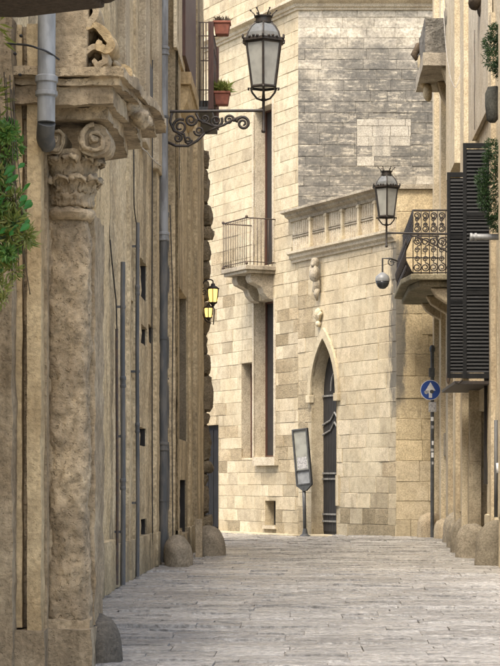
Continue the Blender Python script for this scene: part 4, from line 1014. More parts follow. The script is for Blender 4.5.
mb.build('handrail', M['iron'], ib)
def picket_pts(n=9): return [(-belly(i/n), 0, Hh*i/n) for i in range(n+1)]
pk = MB().tube(picket_pts(), 0.012, 6).mesh('picket', True); pk.materials.append(M['iron'])
for k in range(27): inst('picket', pk, ib, T(bx, by0+(by1-0.1-by0)*k/26, bzB))
pk2 = MB().tube([(0, 0, 0), (0, 0, Hh)], 0.011, 6).mesh('picket', True); pk2.materials.append(M['iron'])
npk = 6; wdt = XR-bx
for k in range(npk+1): inst('picket', pk2, ib, T(bx+wdt*k/npk, by0, bzB))
def scroll_mesh(h, w, nm='scroll'):
    mb = MB(); r = w*0.44
    mb.tube(spiral((0, 0, h-r-0.03), r, r*0.3, 1.6, R(-90), (1, 0, 0), (0, 0, 1), 24), 0.016, 5)
    mb.tube(spiral((0, 0, r+0.03), r, r*0.3, -1.6, R(90), (1, 0, 0), (0, 0, 1), 24), 0.016, 5)
    for z_ in (0.38, 0.62): mb.tube(spiral((0, 0, h*z_), r*0.62, r*0.2, 1.5, R(0), (1, 0, 0), (0, 0, 1), 16), 0.013, 5)
    mb.tube([(0, 0, 2*r+0.03), (0, 0, h-2*r-0.03)], 0.010, 5)
    me = mb.mesh(nm, True); me.materials.append(M['iron']); return me
cw = wdt/npk
sc_t = scroll_mesh(Hh*0.36, cw); sc_b = scroll_mesh(Hh*0.58, cw*1.25)
for k in range(npk):
    inst('scroll', sc_t, ib, T(bx+cw*(k+0.5), by0, bzB+Hh*0.63)); inst('scroll', sc_b, ib, T(bx+cw*(k+0.5), by0-0.01, bzB+0.02))
for k in range(13):
    yy = by0+(by1-0.1-by0)*(k+0.5)/13
    inst('scroll', sc_t, ib, T(bx, yy, bzB+Hh*0.63) @ RZ(90)); inst('scroll', sc_b, ib, T(bx-0.16, yy, bzB+0.02) @ RZ(90))
# diagonal tie under the lantern arm is part of the lantern. Upper stone balcony
uy0, uy1 = 47.4, 50.6; ux = PX(425, uy0); uzT, uzM, uzB = PZ(18, uy0), PZ(53, uy0), PZ(66, uy0)
mb = gridbox(MB(), ux, XR+0.05, uy0, uy1, uzM, uzT, 0.1); rough(mb, 0.02, 6, 80)
ub = mb.build('stone_balcony', stone('lichen_dark_parapet', (0.22, 0.20, 0.165), (0.12, 0.11, 0.09), stain_amt=0.6, streak=0.3, var=0, bump=1.0, bdist=0.05, fine=9, stain=(0.06, 0.055, 0.05), off=66), rA, None, auto=50)
mb = gridbox(MB(), ux-0.05, XR+0.05, uy0-0.06, uy1, uzB, uzM-0.002, 0.12); rough(mb, 0.012, 5, 81); mb.build('slab', M['weathered'], ub, None, auto=50)
for yy in (uy0+0.1, uy0+1.8):
    prof = [(XR+0.02, uzB-1.05), (XR-0.10, uzB-0.98), (XR-0.2, uzB-0.6), (XR-0.34, uzB-0.35), (XR-0.46, uzB-0.003), (XR+0.02, uzB-0.003)]
    MB().prism(prof, yy, yy+0.4, 'y').build('corbel', M['creamdirty'], ub, None, bevel=0.03)
mb = MB(); y_ = 49.8
mb.tube([(PX(425, y_), y_, PZ(45, y_)), (PX(419, y_), y_, PZ(46, y_)), (PX(414, y_), y_, PZ(55, y_)), (PX(417, y_), y_, PZ(60, y_))], [0.09, 0.1, 0.09, 0.05], 8); mb.build('eave_end', M['nosing'], ub, None, smooth=True)
mb = MB(); mb.blob((PX(421.5, 49.6), 49.6, PZ(63, 49.6)), (0.1, 0.2, 0.22), amp=0.05, sc=6); mb.blob((PX(422.5, 49.6), 49.6, PZ(78, 49.6)), (0.11, 0.2, 0.26), amp=0.05, sc=6); mb.blob((PX(428, 49.6), 49.6, PZ(92, 49.6)), (0.12, 0.2, 0.24), amp=0.05, sc=6)
mb.build('carved_bracket', M['yellow'], ub, None, smooth=True)
mb = MB(); mb.blob((PX(449, 46.8), 46.7, PZ(8, 46.7)), (0.12, 0.25, 0.45), amp=0.08, sc=5); mb.build('carved_pendant', M['weathered'], rA, None, smooth=True)
# shutters: two open leaves standing out from the right wall
slat = MB().prism([(-0.5, 0), (-0.5, 0.012), (0.5, 0.012), (0.5, 0)], 0, 1, 'x')
sl = MB(); sl.add([(0, -0.022, 0.0), (1, -0.022, 0.0), (1, 0.018, 0.075), (0, 0.018, 0.075), (0, -0.022, 0.012), (1, -0.022, 0.012), (1, 0.018, 0.087), (0, 0.018, 0.087)], [(0,3,2,1),(4,5,6,7),(0,1,5,4),(1,2,6,5),(2,3,7,6),(3,0,4,7)])
sl_me = sl.mesh('slat'); sl_me.materials.append(M['shutter'])
def leaf(y, x0, x1, z0, z1, n):
    mb = MB(); t = 0.07
    mb.box(x0, x0+t, y-0.024, y+0.024, z0, z1); mb.box(x1-t, x1, y-0.024, y+0.024, z0, z1)
    for zz in (z0, z0+(z1-z0)*0.36, z0+(z1-z0)*0.68, z1-0.1): mb.box(x0+t, x1-t, y-0.022, y+0.022, zz, zz+0.1)
    o = mb.build('shutter', M['shutter'], rB, None, bevel=0.004)
    for k in range(n):
        z = z0+0.11+(z1-z0-0.24)*k/n; inst('slat', sl_me, o, T(x0+t, y, z) @ Matrix.Diagonal((x1-x0-2*t, 1, 1, 1)))
    return o
leaf(38.85, PX(463, 38.85), 3.60, 3.55, 8.12, 60); leaf(42.5, PX(447, 42.5), 3.60, 3.75, 8.12, 58)
mb = MB(); yy = 38.7
mb.tube([(PX(462, yy), yy, 3.5), (PX(458, yy), yy-0.1, 3.44), (PX(455, yy), yy-0.1, 3.47)], 0.02, 6); mb.box(PX(455, yy), 3.56, 38.8, 42.5, 3.44, 3.5); mb.build('shutter_stay', M['iron'], rB)
MB().tube([(PX(496, 36.2), 36.2, 0.9), (PX(496, 36.2), 36.2, PZ(420, 36.2))], 0.036, 12).build('downpipe', M['pipe_dark'], rB, None, smooth=True)
MB().tube([(PX(500, 36.0), 36.0, PZ(463, 36)), (PX(500, 36.0), 36.0, PZ(473, 36))], 0.07, 12).build('wall_fitting', M['white'], rB, None, smooth=True)
# flanged grey arm
ya = 36.6; za = PZ(237, ya)
arm = MB().tube([(PX(471, ya), ya, za), (XS+0.1, ya, za)], 0.055, 14).build('flanged_arm', M['zinc'], None, None, auto=40)
tag(arm, 'light grey metal pipe arm with flanged end beside the black shutter', 'pipe')
for px in (470, 474.5): MB().tube([(PX(px, ya), ya, za), (PX(px+2.2, ya), ya, za)], 0.075, 16).build('flange', M['zinc'], arm, None, auto=40)
# hanging cable loops on the upper wall
yy = 44.0
mb = MB().tube(bez((PX(443, yy), yy, PZ(-6, yy)), (PX(445, yy), yy, PZ(60, yy)), (PX(450, yy), yy, PZ(84, yy)), (PX(455.5, yy), yy, PZ(88, yy)))+bez((PX(456, yy), yy, PZ(87.5, yy)), (PX(462, yy), yy, PZ(78, yy)), (PX(465, yy), yy, PZ(40, yy)), (PX(468, yy), yy, PZ(26, yy))), 0.009, 6)
o = mb.build('hanging_cable', M['cable_white'], rB, None, smooth=True)
mb = MB().tube([(PX(p[0], 42.8), 42.8+0.2, PZ(p[1], 42.8)) for p in ((470, 24), (477, 28), (483, 20), (487, 10))], 0.008, 6); mb.build('wall_cable', M['rail'], rB, None, smooth=True)
mb = MB().tube([(XS-0.125, 41.0+0.05*math.sin(i), PZ(30+10*i, 41)) for i in range(11)], 0.007, 6); mb.build('wall_cable', M['rail'], rB, None, smooth=True)
mb = MB()
for (px, py, a, c) in ((478, 2, 0.2, 0.16), (484, 8, 0.14, 0.2), (487, 18, 0.09, 0.16)): mb.blob((PX(px, 40), 40.0, PZ(py, 40)), (a, 0.3, c), amp=0.06, sc=6)
mb.build('carved_bracket', M['nosing'], rB, None, smooth=True)

# ------------------------------------------------------------------ guard stones
def guard(x, y, w, d, h, mat, label, seed, lean=0.0, group='guard stones along the right wall'):
    prof = [(1.0, -0.06)]
    for i in range(17):
        t = math.sin(i/16*math.pi/2); zz = h*t; k = max(0.0, (t-0.42)/0.58); prof.append((max(0.02, (1.02-0.04*t)*max(0, 1-k**2.2)**0.5), zz))
    mb = MB().lathe(prof, (0, 0, 0), 28, w/2, d/2); mb.v = [(v[0]+lean*max(0, v[2])**1.5, v[1], v[2]) for v in mb.v]
    rough(mb, 0.022, 3.0, seed); rough(mb, 0.006, 14, seed+9)
    return tag(mb.build('guard_stone', mat, None, T(x, y, gz(x, y)), auto=60), label, 'guard stone', group)
rs = [(476, 37.0, 520, 'guard', 'largest nearest rounded guard stone at the right picture edge', 0.62),
      (456, 40.6, 523, 'guard', 'second guard stone from the right picture edge, low and round', 0.50),
      (450.5, 43.4, 516, 'guard', 'third guard stone from the right picture edge', 0.5),
      (447, 45.8, 515, 'guard', 'fourth guard stone from the right picture edge, mostly hidden by its neighbour', 0.46),
      (443, 48.6, 512, 'guard', 'fifth guard stone from the right picture edge, narrow sliver visible', 0.44),
      (434, 50.9, 518, 'guardpale', 'pale guard stone just right of the road sign pole', 0.42),
      (417.5, 52.0, 512, 'guardpale', 'pale guard stone left of the road sign pole', 0.50)]
for k, (pl, y, ptop, mt, lb, w) in enumerate(rs):
    w += 0.2; xl = PX(pl, y-0.1); g0 = gz(xl+0.2, y); h = PZ(ptop, y)-g0
    guard(xl+w/2, y, w, 0.62, h, M[mt], lb, 100+k, lean=0.0)
ls = [(193, 36.9, 535, 0.52, 'rounded guard stone at the foot of the blue-grey downpipe', 0.8), (226, 42.0, 525, 0.62, 'taller sloping guard stone at the foot of the rusticated corner', 0.7)]
for k, (pr_, y, ptop, w, lb, dd) in enumerate(ls):
    xr = PX(pr_, y-0.1); guard(xr-w/2, y, w, dd, PZ(ptop, y), M['guard'], lb, 120+k, lean=-0.12, group='guard stones along the left wall')
xr = PX(118, 16.6); guard(xr-0.20, 16.95, 0.42, 0.7, PZ(612, 17), M['guarddark'], 'dark guard stone beside the portal column in the foreground', 130, lean=-0.1, group='guard stones along the left wall')
y = 41.3; mb = gridbox(MB(), PX(195.5, y), PX(202, y), y, y+0.18, -0.03, PZ(519, y), 0.1); rough(mb, 0.01, 6, 140)
tag(mb.build('stone_post', M['guardpale'], None, None, auto=45), 'slim square stone post between the two left guard stones', 'post')

# ------------------------------------------------------------------ lanterns
def hexa(r, z, a0=-90): return [(r*math.cos(R(a0+60*k)), r*math.sin(R(a0+60*k)), z) for k in range(6)]
def lantern(name, label, cx_, y, z_bot, w, wall_x, sgn, z_arm, scroll=True):
    """hexagonal tapered lantern of width w; z_bot: underside of the glass body; arm runs to wall_x"""
    t = thing(name, label, 'lantern', (cx_, y, z_bot), 'iron street lanterns on wall brackets')
    r1 = w/2/0.866*0.78; r0 = r1*0.68; h = w*1.02; B = T(cx_, y, z_bot)
    zt = h
    for k in range(6):
        a, b_ = hexa(r0, 0.03)[k], hexa(r0, 0.03)[(k+1) % 6]; c, d = hexa(r1, zt-0.02)[(k+1) % 6], hexa(r1, zt-0.02)[k]
        sh = 0.985; q = [(p[0]*sh, p[1]*sh, p[2]) for p in (a, b_, c, d)]; q2 = [(p[0]*0.97, p[1]*0.97, p[2]) for p in (a, b_, c, d)]
        mb = MB(); mb.add(q+q2, [(0, 1, 2, 3), (7, 6, 5, 4), (0, 4, 5, 1), (1, 5, 6, 2), (2, 6, 7, 3), (3, 7, 4, 0)]); mb.build('pane', M['frost'], t, B)
    mb = MB()
    for k in range(6): mb.tube([hexa(r0, 0)[k], hexa(r1, zt)[k]], w*0.028, 6)
    mb.tube(hexa(r0, 0), w*0.034, 6, closed=True); mb.tube(hexa(r1, zt), w*0.03, 6, closed=True)
    mb.build('frame', M['iron'], t, B)
    # eaves gallery
    mb = MB(); r2 = r1*1.16
    vs = hexa(r1*0.98, zt)+hexa(r2, zt+0.01)+hexa(r2*1.0, zt+w*0.085)+hexa(r1*0.95, zt+w*0.10)
    fs = []
    for ring in range(3):
        for k in range(6): k2 = (k+1) % 6; fs.append((ring*6+k, ring*6+k2, (ring+1)*6+k2, (ring+1)*6+k))
    mb.add(vs, fs)
    ev = mb.build('eaves', M['iron'], t, B, bevel=0.004)
    for k in range(6):
        p = Vector(hexa(r2, zt+w*0.06)[k]); o_ = p.normalized(); o_.z = 0
        mb = MB(); mb.tube([p, p+o_*w*0.055+Vector((0, 0, 0.01)), p+o_*w*0.06+Vector((0, 0, w*0.07)), p+o_*w*0.02+Vector((0, 0, w*0.085))], w*0.026, 6); mb.build('eaves_curl', M['iron'], t, B, smooth=True)
        a = [Vector(q) for q in (hexa(r2*0.99, zt+w*0.085)[k], hexa(r2*0.99, zt+w*0.085)[(k+1) % 6])]
        mb = MB()
        for j in (0.3, 0.5, 0.7): mb.blob(a[0].lerp(a[1], j)+Vector((0, 0, w*0.012*(1 if j != 0.5 else 2.2))), w*0.035, 8, 6)
        mb.build('eaves_crest', M['iron'], t, B, smooth=True)
    # glazed roof with ribs, neck and crown
    zr0, zr1, rt = zt+w*0.09, zt+w*0.47, r1*0.44
    prof_r = [(r1*0.98, zr0), (r1*0.90, zr0+(zr1-zr0)*0.35), (r1*0.70, zr0+(zr1-zr0)*0.72), (rt, zr1)]
    mb = MB(); vs = [p for r_, z in prof_r for p in hexa(r_, z)]; fs = []
    for ring in range(3):
        for k in range(6): k2 = (k+1) % 6; fs.append((ring*6+k, ring*6+k2, (ring+1)*6+k2, (ring+1)*6+k))
    mb.add(vs, fs); rf = mb.build('roof', M['roofglass'], t, B)
    mb = MB()
    for k in range(6): mb.tube([hexa(r_*1.01, z)[k] for r_, z in prof_r], w*0.022, 6)
    mb.build('roof_ribs', M['iron'], rf, B)
    mb = MB().lathe([(rt*1.1, zr1-0.01), (rt*1.12, zr1+w*0.03), (rt*0.92, zr1+w*0.04), (rt*0.92, zr1+w*0.13), (rt*1.08, zr1+w*0.14), (rt*1.08, zr1+w*0.165), (rt*0.9, zr1+w*0.17)], (0, 0, 0), 20)
    cr_ = mb.build('crown', M['iron'], t, B, auto=40)
    for k in range(6):
        a = R(-60+60*k+30*0); ca, sa = math.cos(a), math.sin(a); mb = MB()
        mb.tube([(rt*ca, rt*sa, zr1+w*0.16), (rt*1.1*ca, rt*1.1*sa, zr1+w*0.22), (rt*1.5*ca, rt*1.5*sa, zr1+w*0.29)], [w*0.018, w*0.014, w*0.011], 6); mb.blob((rt*1.52*ca, rt*1.52*sa, zr1+w*0.3), w*0.024, 8, 6)
        mb.build('crown_prong', M['iron'], cr_, B, smooth=True)
    # cradle and stem
    for k in range(4):
        a = R(45+90*k) if False else R(90*k); ca, sa = math.cos(a), math.sin(a)
        mb = MB(); mb.tube([(r0*1.12*ca, r0*1.12*sa, -w*0.07), (r0*1.16*ca, r0*1.16*sa, -0.01), (r0*0.98*ca, r0*0.98*sa, -w*0.02), (r0*0.86*ca, r0*0.86*sa, -w*0.12), (r0*0.5*ca, r0*0.5*sa, -w*0.26), (0, 0, -w*0.31)], w*0.024, 7); mb.build('cradle_arm', M['iron'], t, B, smooth=True)
    zz = z_arm-z_bot
    mb = MB().lathe([(w*0.035, zz-w*0.52), (w*0.05, zz-w*0.50), (w*0.05, zz-w*0.46), (w*0.034, zz-w*0.44), (w*0.034, -w*0.3), (w*0.055, -w*0.28), (w*0.04, -w*0.24), (w*0.02, -w*0.0)], (0, 0, 0), 12); mb.build('stem', M['iron'], t, B, auto=50)
    L = wall_x-cx_
    arm_ = MB().tube([(0, 0, zz), (L, 0, zz-0.02)], w*0.034, 8).build('bracket_arm', M['iron'], t, B)
    return t, B, L, zz
yl = 37.2
zl_arm = PZ(110.5, yl)
lt, LB, LL, LZ = lantern('street_lantern', 'large black iron lantern on scrolled bracket at the left wall', PX(263.5, yl), yl, PZ(87.5, yl), 0.80, -2.55, -1, zl_arm)
def sp(px, py, r0, r1, turns, a0, rad=0.022):
    """one iron scroll in the plane of the bracket"""
    c = ((px-263.5)/F*yl, 0, PZ(py, yl)-PZ(87.5, yl)); k = yl/F
    mb = MB().tube(spiral(c, r0*k, r1*k, turns, R(a0), (1, 0, 0), (0, 0, 1), 36), [rad*(1-0.35*i/36) for i in range(37)], 7)
    mb.build('scroll', M['iron'], lt, LB, smooth=True)
sp(243, 123.5, 7.0, 1.5, -1.7, 170, 0.032); sp(229, 120, 5, 1.2, 1.5, -20, 0.026); sp(216, 121, 6.5, 1.5, -1.6, 30, 0.028); sp(205, 119, 4.5, 1, 1.6, 200, 0.024)
sp(180, 127, 8, 2, 1.7, 60, 0.028); sp(178, 138, 4.5, 1.2, -1.5, 100, 0.024); sp(191, 120, 6.0, 1.5, -1.6, 10, 0.026); sp(199, 131, 5, 1.2, 1.5, 180, 0.022); sp(188, 140, 4, 1, -1.4, 0, 0.022)
def lp(px, py): return ((px-263.5)/F*yl, 0, PZ(py, yl)-PZ(87.5, yl))
for pts in ([lp(167, 142), lp(176, 146), lp(188, 146), lp(197, 141), lp(205, 133)], [lp(205, 133), lp(214, 128.5), lp(224, 125), lp(232, 120), lp(238, 118.5)], [lp(172, 113), lp(170, 122), lp(174, 131), lp(184, 134), lp(186, 143)], [lp(196, 113), lp(199, 120), lp(208, 124), lp(218, 128)]):
    MB().tube(pts, 0.026, 7).build('strap', M['iron'], lt, LB, smooth=True)
MB().tube([lp(208, 82), lp(216, 105), lp(226, 138)], 0.012, 6)
yr = 45.6
rt_, RB, RL, RZ_ = lantern('street_lantern', 'smaller black iron lantern before the right iron balcony', PX(386.5, yr), yr, PZ(217, yr), 0.63, XS, 1, PZ(233, yr))
mb = MB().tube(bez((0.55, 0, RZ_-0.05), (0.9, 0, RZ_-0.12), (1.2, 0, RZ_-0.35), (RL, 0, RZ_-0.62)), 0.018, 7); mb.build('strap', M['iron'], rt_, RB, smooth=True)
for (x_, z_, r_, tn, a0) in ((0.75, -0.15, 0.11, 1.5, 90), (1.05, -0.2, 0.14, -1.5, 90), (1.3, -0.25, 0.16, 1.5, 60)):
    mb = MB().tube(spiral((x_, 0, RZ_+z_), r_, r_*0.2, tn, R(a0), (1, 0, 0), (0, 0, 1), 30), 0.014, 6); mb.build('scroll', M['iron'], rt_, RB, smooth=True)

# lit wall lantern with two glowing heads on the rusticated corner
yw = 47.9
wl = thing('wall_lantern', 'small double wall lantern glowing yellow on the rusticated left corner', 'lantern', (PX(203, yw), yw, PZ(322, yw)))
def head(px, py, w, h, nm):
    c = Vector((PX(px, yw), yw, PZ(py, yw)))
    hd = MB().lathe([(w*0.30, -h/2), (w*0.46, -h*0.35), (w*0.5, h*0.3), (w*0.44, h/2)], c, 12).build(nm, M['lit'], wl, None, auto=50)
    mb = MB().lathe([(w*0.62, h*0.48), (w*0.64, h*0.54), (w*0.4, h*0.66), (w*0.22, h*0.74), (w*0.2, h*0.86), (w*0.07, h*0.9), (w*0.06, h*1.05)], c, 12); mb.lathe([(w*0.05, -h*0.78), (w*0.14, -h*0.72), (w*0.2, -h*0.6), (w*0.42, -h*0.5), (w*0.42, -h*0.44)], c, 12)
    for k in range(6):
        a = R(30+60*k); mb.tube([c+Vector((w*0.42*math.cos(a), w*0.42*math.sin(a), -h*0.45)), c+Vector((w*0.55*math.cos(a), w*0.55*math.sin(a), 0)), c+Vector((w*0.6*math.cos(a), w*0.6*math.sin(a), h*0.5))], 0.011, 5)
    mb.build('cage', M['iron'], hd, None, smooth=True); return c
c1 = head(213, 296, 0.24, 0.34, 'lamp_head'); c2 = head(208.5, 313, 0.20, 0.24, 'lamp_head')
mb = MB(); x0 = PX(202, yw)
mb.tube(bez((x0, yw, c1.z+0.25), (x0+0.05, yw, c1.z+0.42), (c1.x-0.05, yw, c1.z+0.42), (c1.x, yw, c1.z+0.36)), 0.018, 7)
mb.tube(bez((x0, yw, c1.z+0.25), (x0-0.03, yw, c1.z), (x0-0.02, yw, c2.z-0.2), (c2.x, yw, c2.z-0.22)), 0.018, 7)
mb.tube(spiral((x0+0.05, yw, c1.z+0.1), 0.09, 0.02, 1.4, R(90), (1, 0, 0), (0, 0, 1), 20), 0.012, 6); mb.tube([(c2.x, yw, c2.z-0.22), (c2.x+0.12, yw, c2.z-0.28), (c2.x+0.14, yw, c2.z+0.1), (c1.x, yw, c1.z-0.26)], 0.014, 6)
mb.build('bracket', M['iron'], wl, None, smooth=True)

# ------------------------------------------------------------------ dome camera, road sign, information totem
yd = 46.6; cxd, czd = PX(382.5, yd), PZ(281, yd)
dc = thing('dome_camera', 'grey round dome camera hanging from a small arm before the iron balcony', 'camera', (cxd, yd, czd))
MB().lathe([(0.165, -0.01), (0.17, 0.04), (0.15, 0.11), (0.09, 0.16), (0.05, 0.19), (0.03, 0.2)], (cxd, yd, czd), 24).build('housing', M['greyplastic'], dc, None, auto=40)
MB().lathe([(0.01, -0.19), (0.07, -0.175), (0.12, -0.13), (0.152, -0.06), (0.158, -0.012)], (cxd, yd, czd), 24).build('dome', M['smoked'], dc, None, smooth=True)
MB().tube([(cxd, yd, czd+0.19), (cxd, yd, PZ(258.5, yd)), (PX(390, yd), yd, PZ(258.5, yd)), (PX(398, yd), yd+0.5, PZ(258.5, yd))], 0.022, 8).build('arm', M['galv'], dc)
mb = MB().tube(spiral((PX(391.5, yd), yd, PZ(262.5, yd)), 0.09, 0.03, 1.2, R(90), (1, 0, 0), (0, 0, 1), 18), 0.012, 6); mb.build('arm_scroll', M['galv'], dc, None, smooth=True)

ysn = 51.6; xs_ = PX(432.3, ysn); g0 = gz(xs_, ysn)
sg = thing('road_sign', 'round blue road sign with white arrow on a stickered dark pole', 'road sign', (xs_, ysn, g0))
pole = MB().tube([(xs_, ysn, g0-0.05), (xs_, ysn, PZ(352, ysn))], 0.048, 14).build('pole', M['galv'], sg, None, auto=40)
MB().lathe([(0.05, 0), (0.07, 0.02), (0.075, 0.1), (0.05, 0.16), (0.02, 0.18)], (xs_, ysn, PZ(352, ysn)), 14).build('pole_cap', M['galv'], sg, None, auto=40)
MB().box(xs_-0.09, xs_+0.06, ysn-0.07, ysn+0.02, PZ(377, ysn), PZ(368, ysn)).build('clamp', M['galv'], sg, None, bevel=0.01)
xd, zd, rd = PX(430.5, ysn-0.1), PZ(390, ysn-0.1), 0.25; yf = ysn-0.075
def disc(r, y0, y1, mat, nm, par, n=40):
    return MB().prism([(xd+r*math.cos(2*math.pi*k/n), zd+r*math.sin(2*math.pi*k/n)) for k in range(n)][::-1], y0, y1, 'y').build(nm, mat, par, None, auto=40)
pl = disc(rd+0.012, yf-0.004, yf+0.016, M['white'], 'sign_plate', sg); disc(rd-0.004, yf-0.009, yf-0.0045, M['signblue'], 'blue_face', pl)
u = rd/10
arrow = [(-1.7, -8.0), (1.7, -8.0), (1.7, -0.6), (5.2, -0.6), (0.0, 8.2), (-5.2, -0.6), (-1.7, -0.6)]
MB().prism([(xd+p[0]*u, zd+p[1]*u) for p in arrow][::-1], yf-0.013, yf-0.0095, 'y').build('arrow', M['white'], pl)
MB().prism([(xd+p[0]*u, zd+p[1]*u) for p in ((-6.4, -0.8), (-1.9, -0.9), (-1.9, -3.0), (-4.0, -4.4), (-6.2, -3.4))][::-1], yf-0.0125, yf-0.0097, 'y').build('pale_sticker', M['sticker'], pl)
MB().prism([(xd+(1.4+2.2*math.cos(a))*u, zd+(-1.6+2.0*math.sin(a))*u) for a in [2*math.pi*k/9 for k in range(9)]][::-1], yf-0.016, yf-0.0135, 'y').build('dark_sticker', M['galv'], pl)
MB().box(xs_-0.1, xs_+0.1, ysn-0.062, ysn-0.05, PZ(412, ysn), PZ(402, ysn)).build('small_plate', M['sticker'], sg)
for k, (py, h_) in enumerate(((419, 4), (427, 3), (443, 4), (450, 3), (455, 5), (463, 3))):
    MB().box(xs_-0.042+0.012*(k % 3), xs_+0.03, ysn-0.0535, ysn-0.045, PZ(py+h_/2, ysn), PZ(py-h_/2, ysn)).build('sticker', M['sticker'] if k % 2 else M['white'], pole)

yt = 56.3; xt = PX(305, yt); gt = 0.0
tt = thing('information_post', 'tilted dark framed notice panel on a post beside the pointed doorway', 'notice board', (xt, yt, gt))
MB().tube([(xt, yt, gt-0.05), (xt-0.03, yt, PZ(484, yt))], 0.05, 12).build('post', M['galv'], tt, None, smooth=True)
MB().lathe([(0.16, 0), (0.15, 0.05), (0.08, 0.1), (0.055, 0.25)], (xt, yt, gt), 16).build('post_base', M['galv'], tt, None, auto=40)
PB = T(PX(302.2, yt), yt, PZ(457, yt)) @ RZ(-30) @ Matrix.Rotation(R(-5.5), 4, 'Y')
hw, hh = 0.25, 0.80
mb = MB(); t_ = 0.05
for bx_ in ((-hw, -hw+t_, -hh, hh), (hw-t_, hw, -hh, hh), (-hw+t_, hw-t_, hh-t_, hh), (-hw+t_, hw-t_, -hh, -hh+t_), (-hw+t_, hw-t_, -0.40, -0.36)): mb.box(bx_[0], bx_[1], -0.05, 0.05, bx_[2], bx_[3])
fr_ = mb.build('panel_frame', M['galv'], tt, PB, bevel=0.008)
MB().box(-hw+t_, hw-t_, -0.012, 0.012, -hh+t_, -0.40).build('lower_panel', M['greyplastic'], tt, PB); MB().box(-hw+t_, hw-t_, -0.012, 0.012, -0.36, hh-t_).build('notice_panel', M['paper'], tt, PB)
MB().box(-hw+t_+0.03, hw-t_-0.05, -0.016, -0.0125, -0.33, 0.0).build('notice_sheet', M['sticker'], tt, PB)
MB().prism([(-hw, -hh), (-0.05, -hh-0.16), (0.05, -hh-0.16), (hw, -hh)], -0.04, 0.04, 'y').build('panel_foot', M['galv'], tt, PB)

# ------------------------------------------------------------------ plants
def leaf_geo(mb, p, d, up, L, W, bend=0.3):
    d = d.normalized(); side = d.cross(up); side = side.normalized() if side.length > 1e-4 else d.orthogonal().normalized(); n = side.cross(d)
    a = p; b = p+d*L*0.45+n*L*0.06; c = p+d*L-n*L*bend
    mb.add([a, b+side*W/2, c, b-side*W/2], [(0, 1, 2), (0, 2, 3)])
def rv(r): return Vector((r.gauss(0, 1), r.gauss(0, 1), r.gauss(0, 1))).normalized()
def bush(mb, clumps, n, L, W, r, droop=0.25):
    for (c, rad) in clumps:
        c = Vector(c)
        for _ in range(n):
            d = rv(r); q = Vector((d.x*rad[0], d.y*rad[1], d.z*rad[2]))*r.uniform(0.35, 1.05)
            dd = (d+rv(r)*0.7+Vector((0, 0, -droop))); leaf_geo(mb, c+q, dd, rv(r), L*r.uniform(0.6, 1.3), W*r.uniform(0.6, 1.3))
rp = random.Random(3)
yp = 14.2
def pp(px, py, y=yp): return (PX(px, y), y, PZ(py, y))
hp = thing('hanging_plant', 'lush green hanging plant on the left edge beside the portal column', 'plant', pp(-4, 330))
def clumps(n, x0, x1, y0, y1, sz):
    out = []
    for _ in range(n):
        t = rp.random(); py = y0+(y1-y0)*t; w_ = x0+(x1-x0)*rp.random()*(1-0.5*abs(2*t-0.9))
        out.append((pp(w_, py, yp+rp.uniform(-0.12, 0.2)), (sz*rp.uniform(0.7, 1.2), sz, sz*rp.uniform(0.7, 1.3))))
    return out
mb = MB(); bush(mb, clumps(20, -8, 27, 125, 262, 0.055), 85, 0.05, 0.028, rp); mb.build('foliage', M['leaf_bright'], hp)
mb = MB(); bush(mb, clumps(15, -8, 30, 195, 290, 0.05), 55, 0.075, 0.011, rp, 0.0); bush(mb, clumps(12, -8, 28, 130, 230, 0.05), 45, 0.05, 0.02, rp, 0.0)
bush(mb, clumps(3, -8, 6, 75, 125, 0.035), 16, 0.07, 0.011, rp, 0.0); bush(mb, clumps(3, -8, 8, 285, 310, 0.03), 20, 0.06, 0.010, rp, 0.1); mb.build('yellow_foliage', M['leaf_yellow'], hp)
mb = MB(); bush(mb, clumps(5, -8, 16, 140, 240, 0.06), 45, 0.05, 0.02, rp, 0.2); mb.build('shaded_foliage', M['leaf_dark'], hp)
for k in range(18):
    px, py = rp.uniform(0, 30), rp.gauss(195, 18)
    mb = MB(); c = Vector(pp(px, py, yp-0.12-rp.random()*0.1)); n_ = (Vector((rp.gauss(0, 0.5), -1, rp.gauss(0.5, 0.4)))).normalized(); e1 = n_.orthogonal().normalized(); e2 = n_.cross(e1); s_ = rp.uniform(0.018, 0.036)
    pts = [c+e1*s_*(1.35*math.cos(a)+0.25*math.cos(3*a))+e2*s_*0.75*math.sin(a)*(1-0.3*math.cos(a))+n_*0.25*s_*abs(math.sin(a)) for a in [2*math.pi*i/10 for i in range(10)]]
    mb.add(pts+[c-n_*0.012], [(i, (i+1) % 10, 10) for i in range(10)]); mb.build('broad_leaf', M['leaf_broad'], hp, None, smooth=True)
mb = MB()
for k in range(9):
    a = pp(rp.uniform(-6, 14), rp.uniform(60, 130)); b_ = pp(rp.uniform(0, 30), rp.uniform(220, 300)); mid_ = [(a[i]+b_[i])/2+rp.gauss(0, 0.03) for i in range(3)]
    mb.tube([a, mid_, b_], 0.004, 5)
mb.build('stems', M['stem'], hp, None, smooth=True)
for (px, py, dx, dz) in ((3, 15, 0.10, 0.06), (6, 36, 0.12, -0.05), (0, 90, 0.1, 0.02), (2, 24, 0.08, -0.03), (5, 100, 0.14, -0.02)):
    for j in range(3):
        mb = MB(); leaf_geo(mb, Vector(pp(px-3, py+j*3)), Vector((dx, rp.gauss(0, 0.05), dz+rp.gauss(0, 0.04))), Vector((0, -1, 0)), 0.11, 0.022, 0.15)
        mb.build('long_leaf', M['leaf_yellow'], hp)

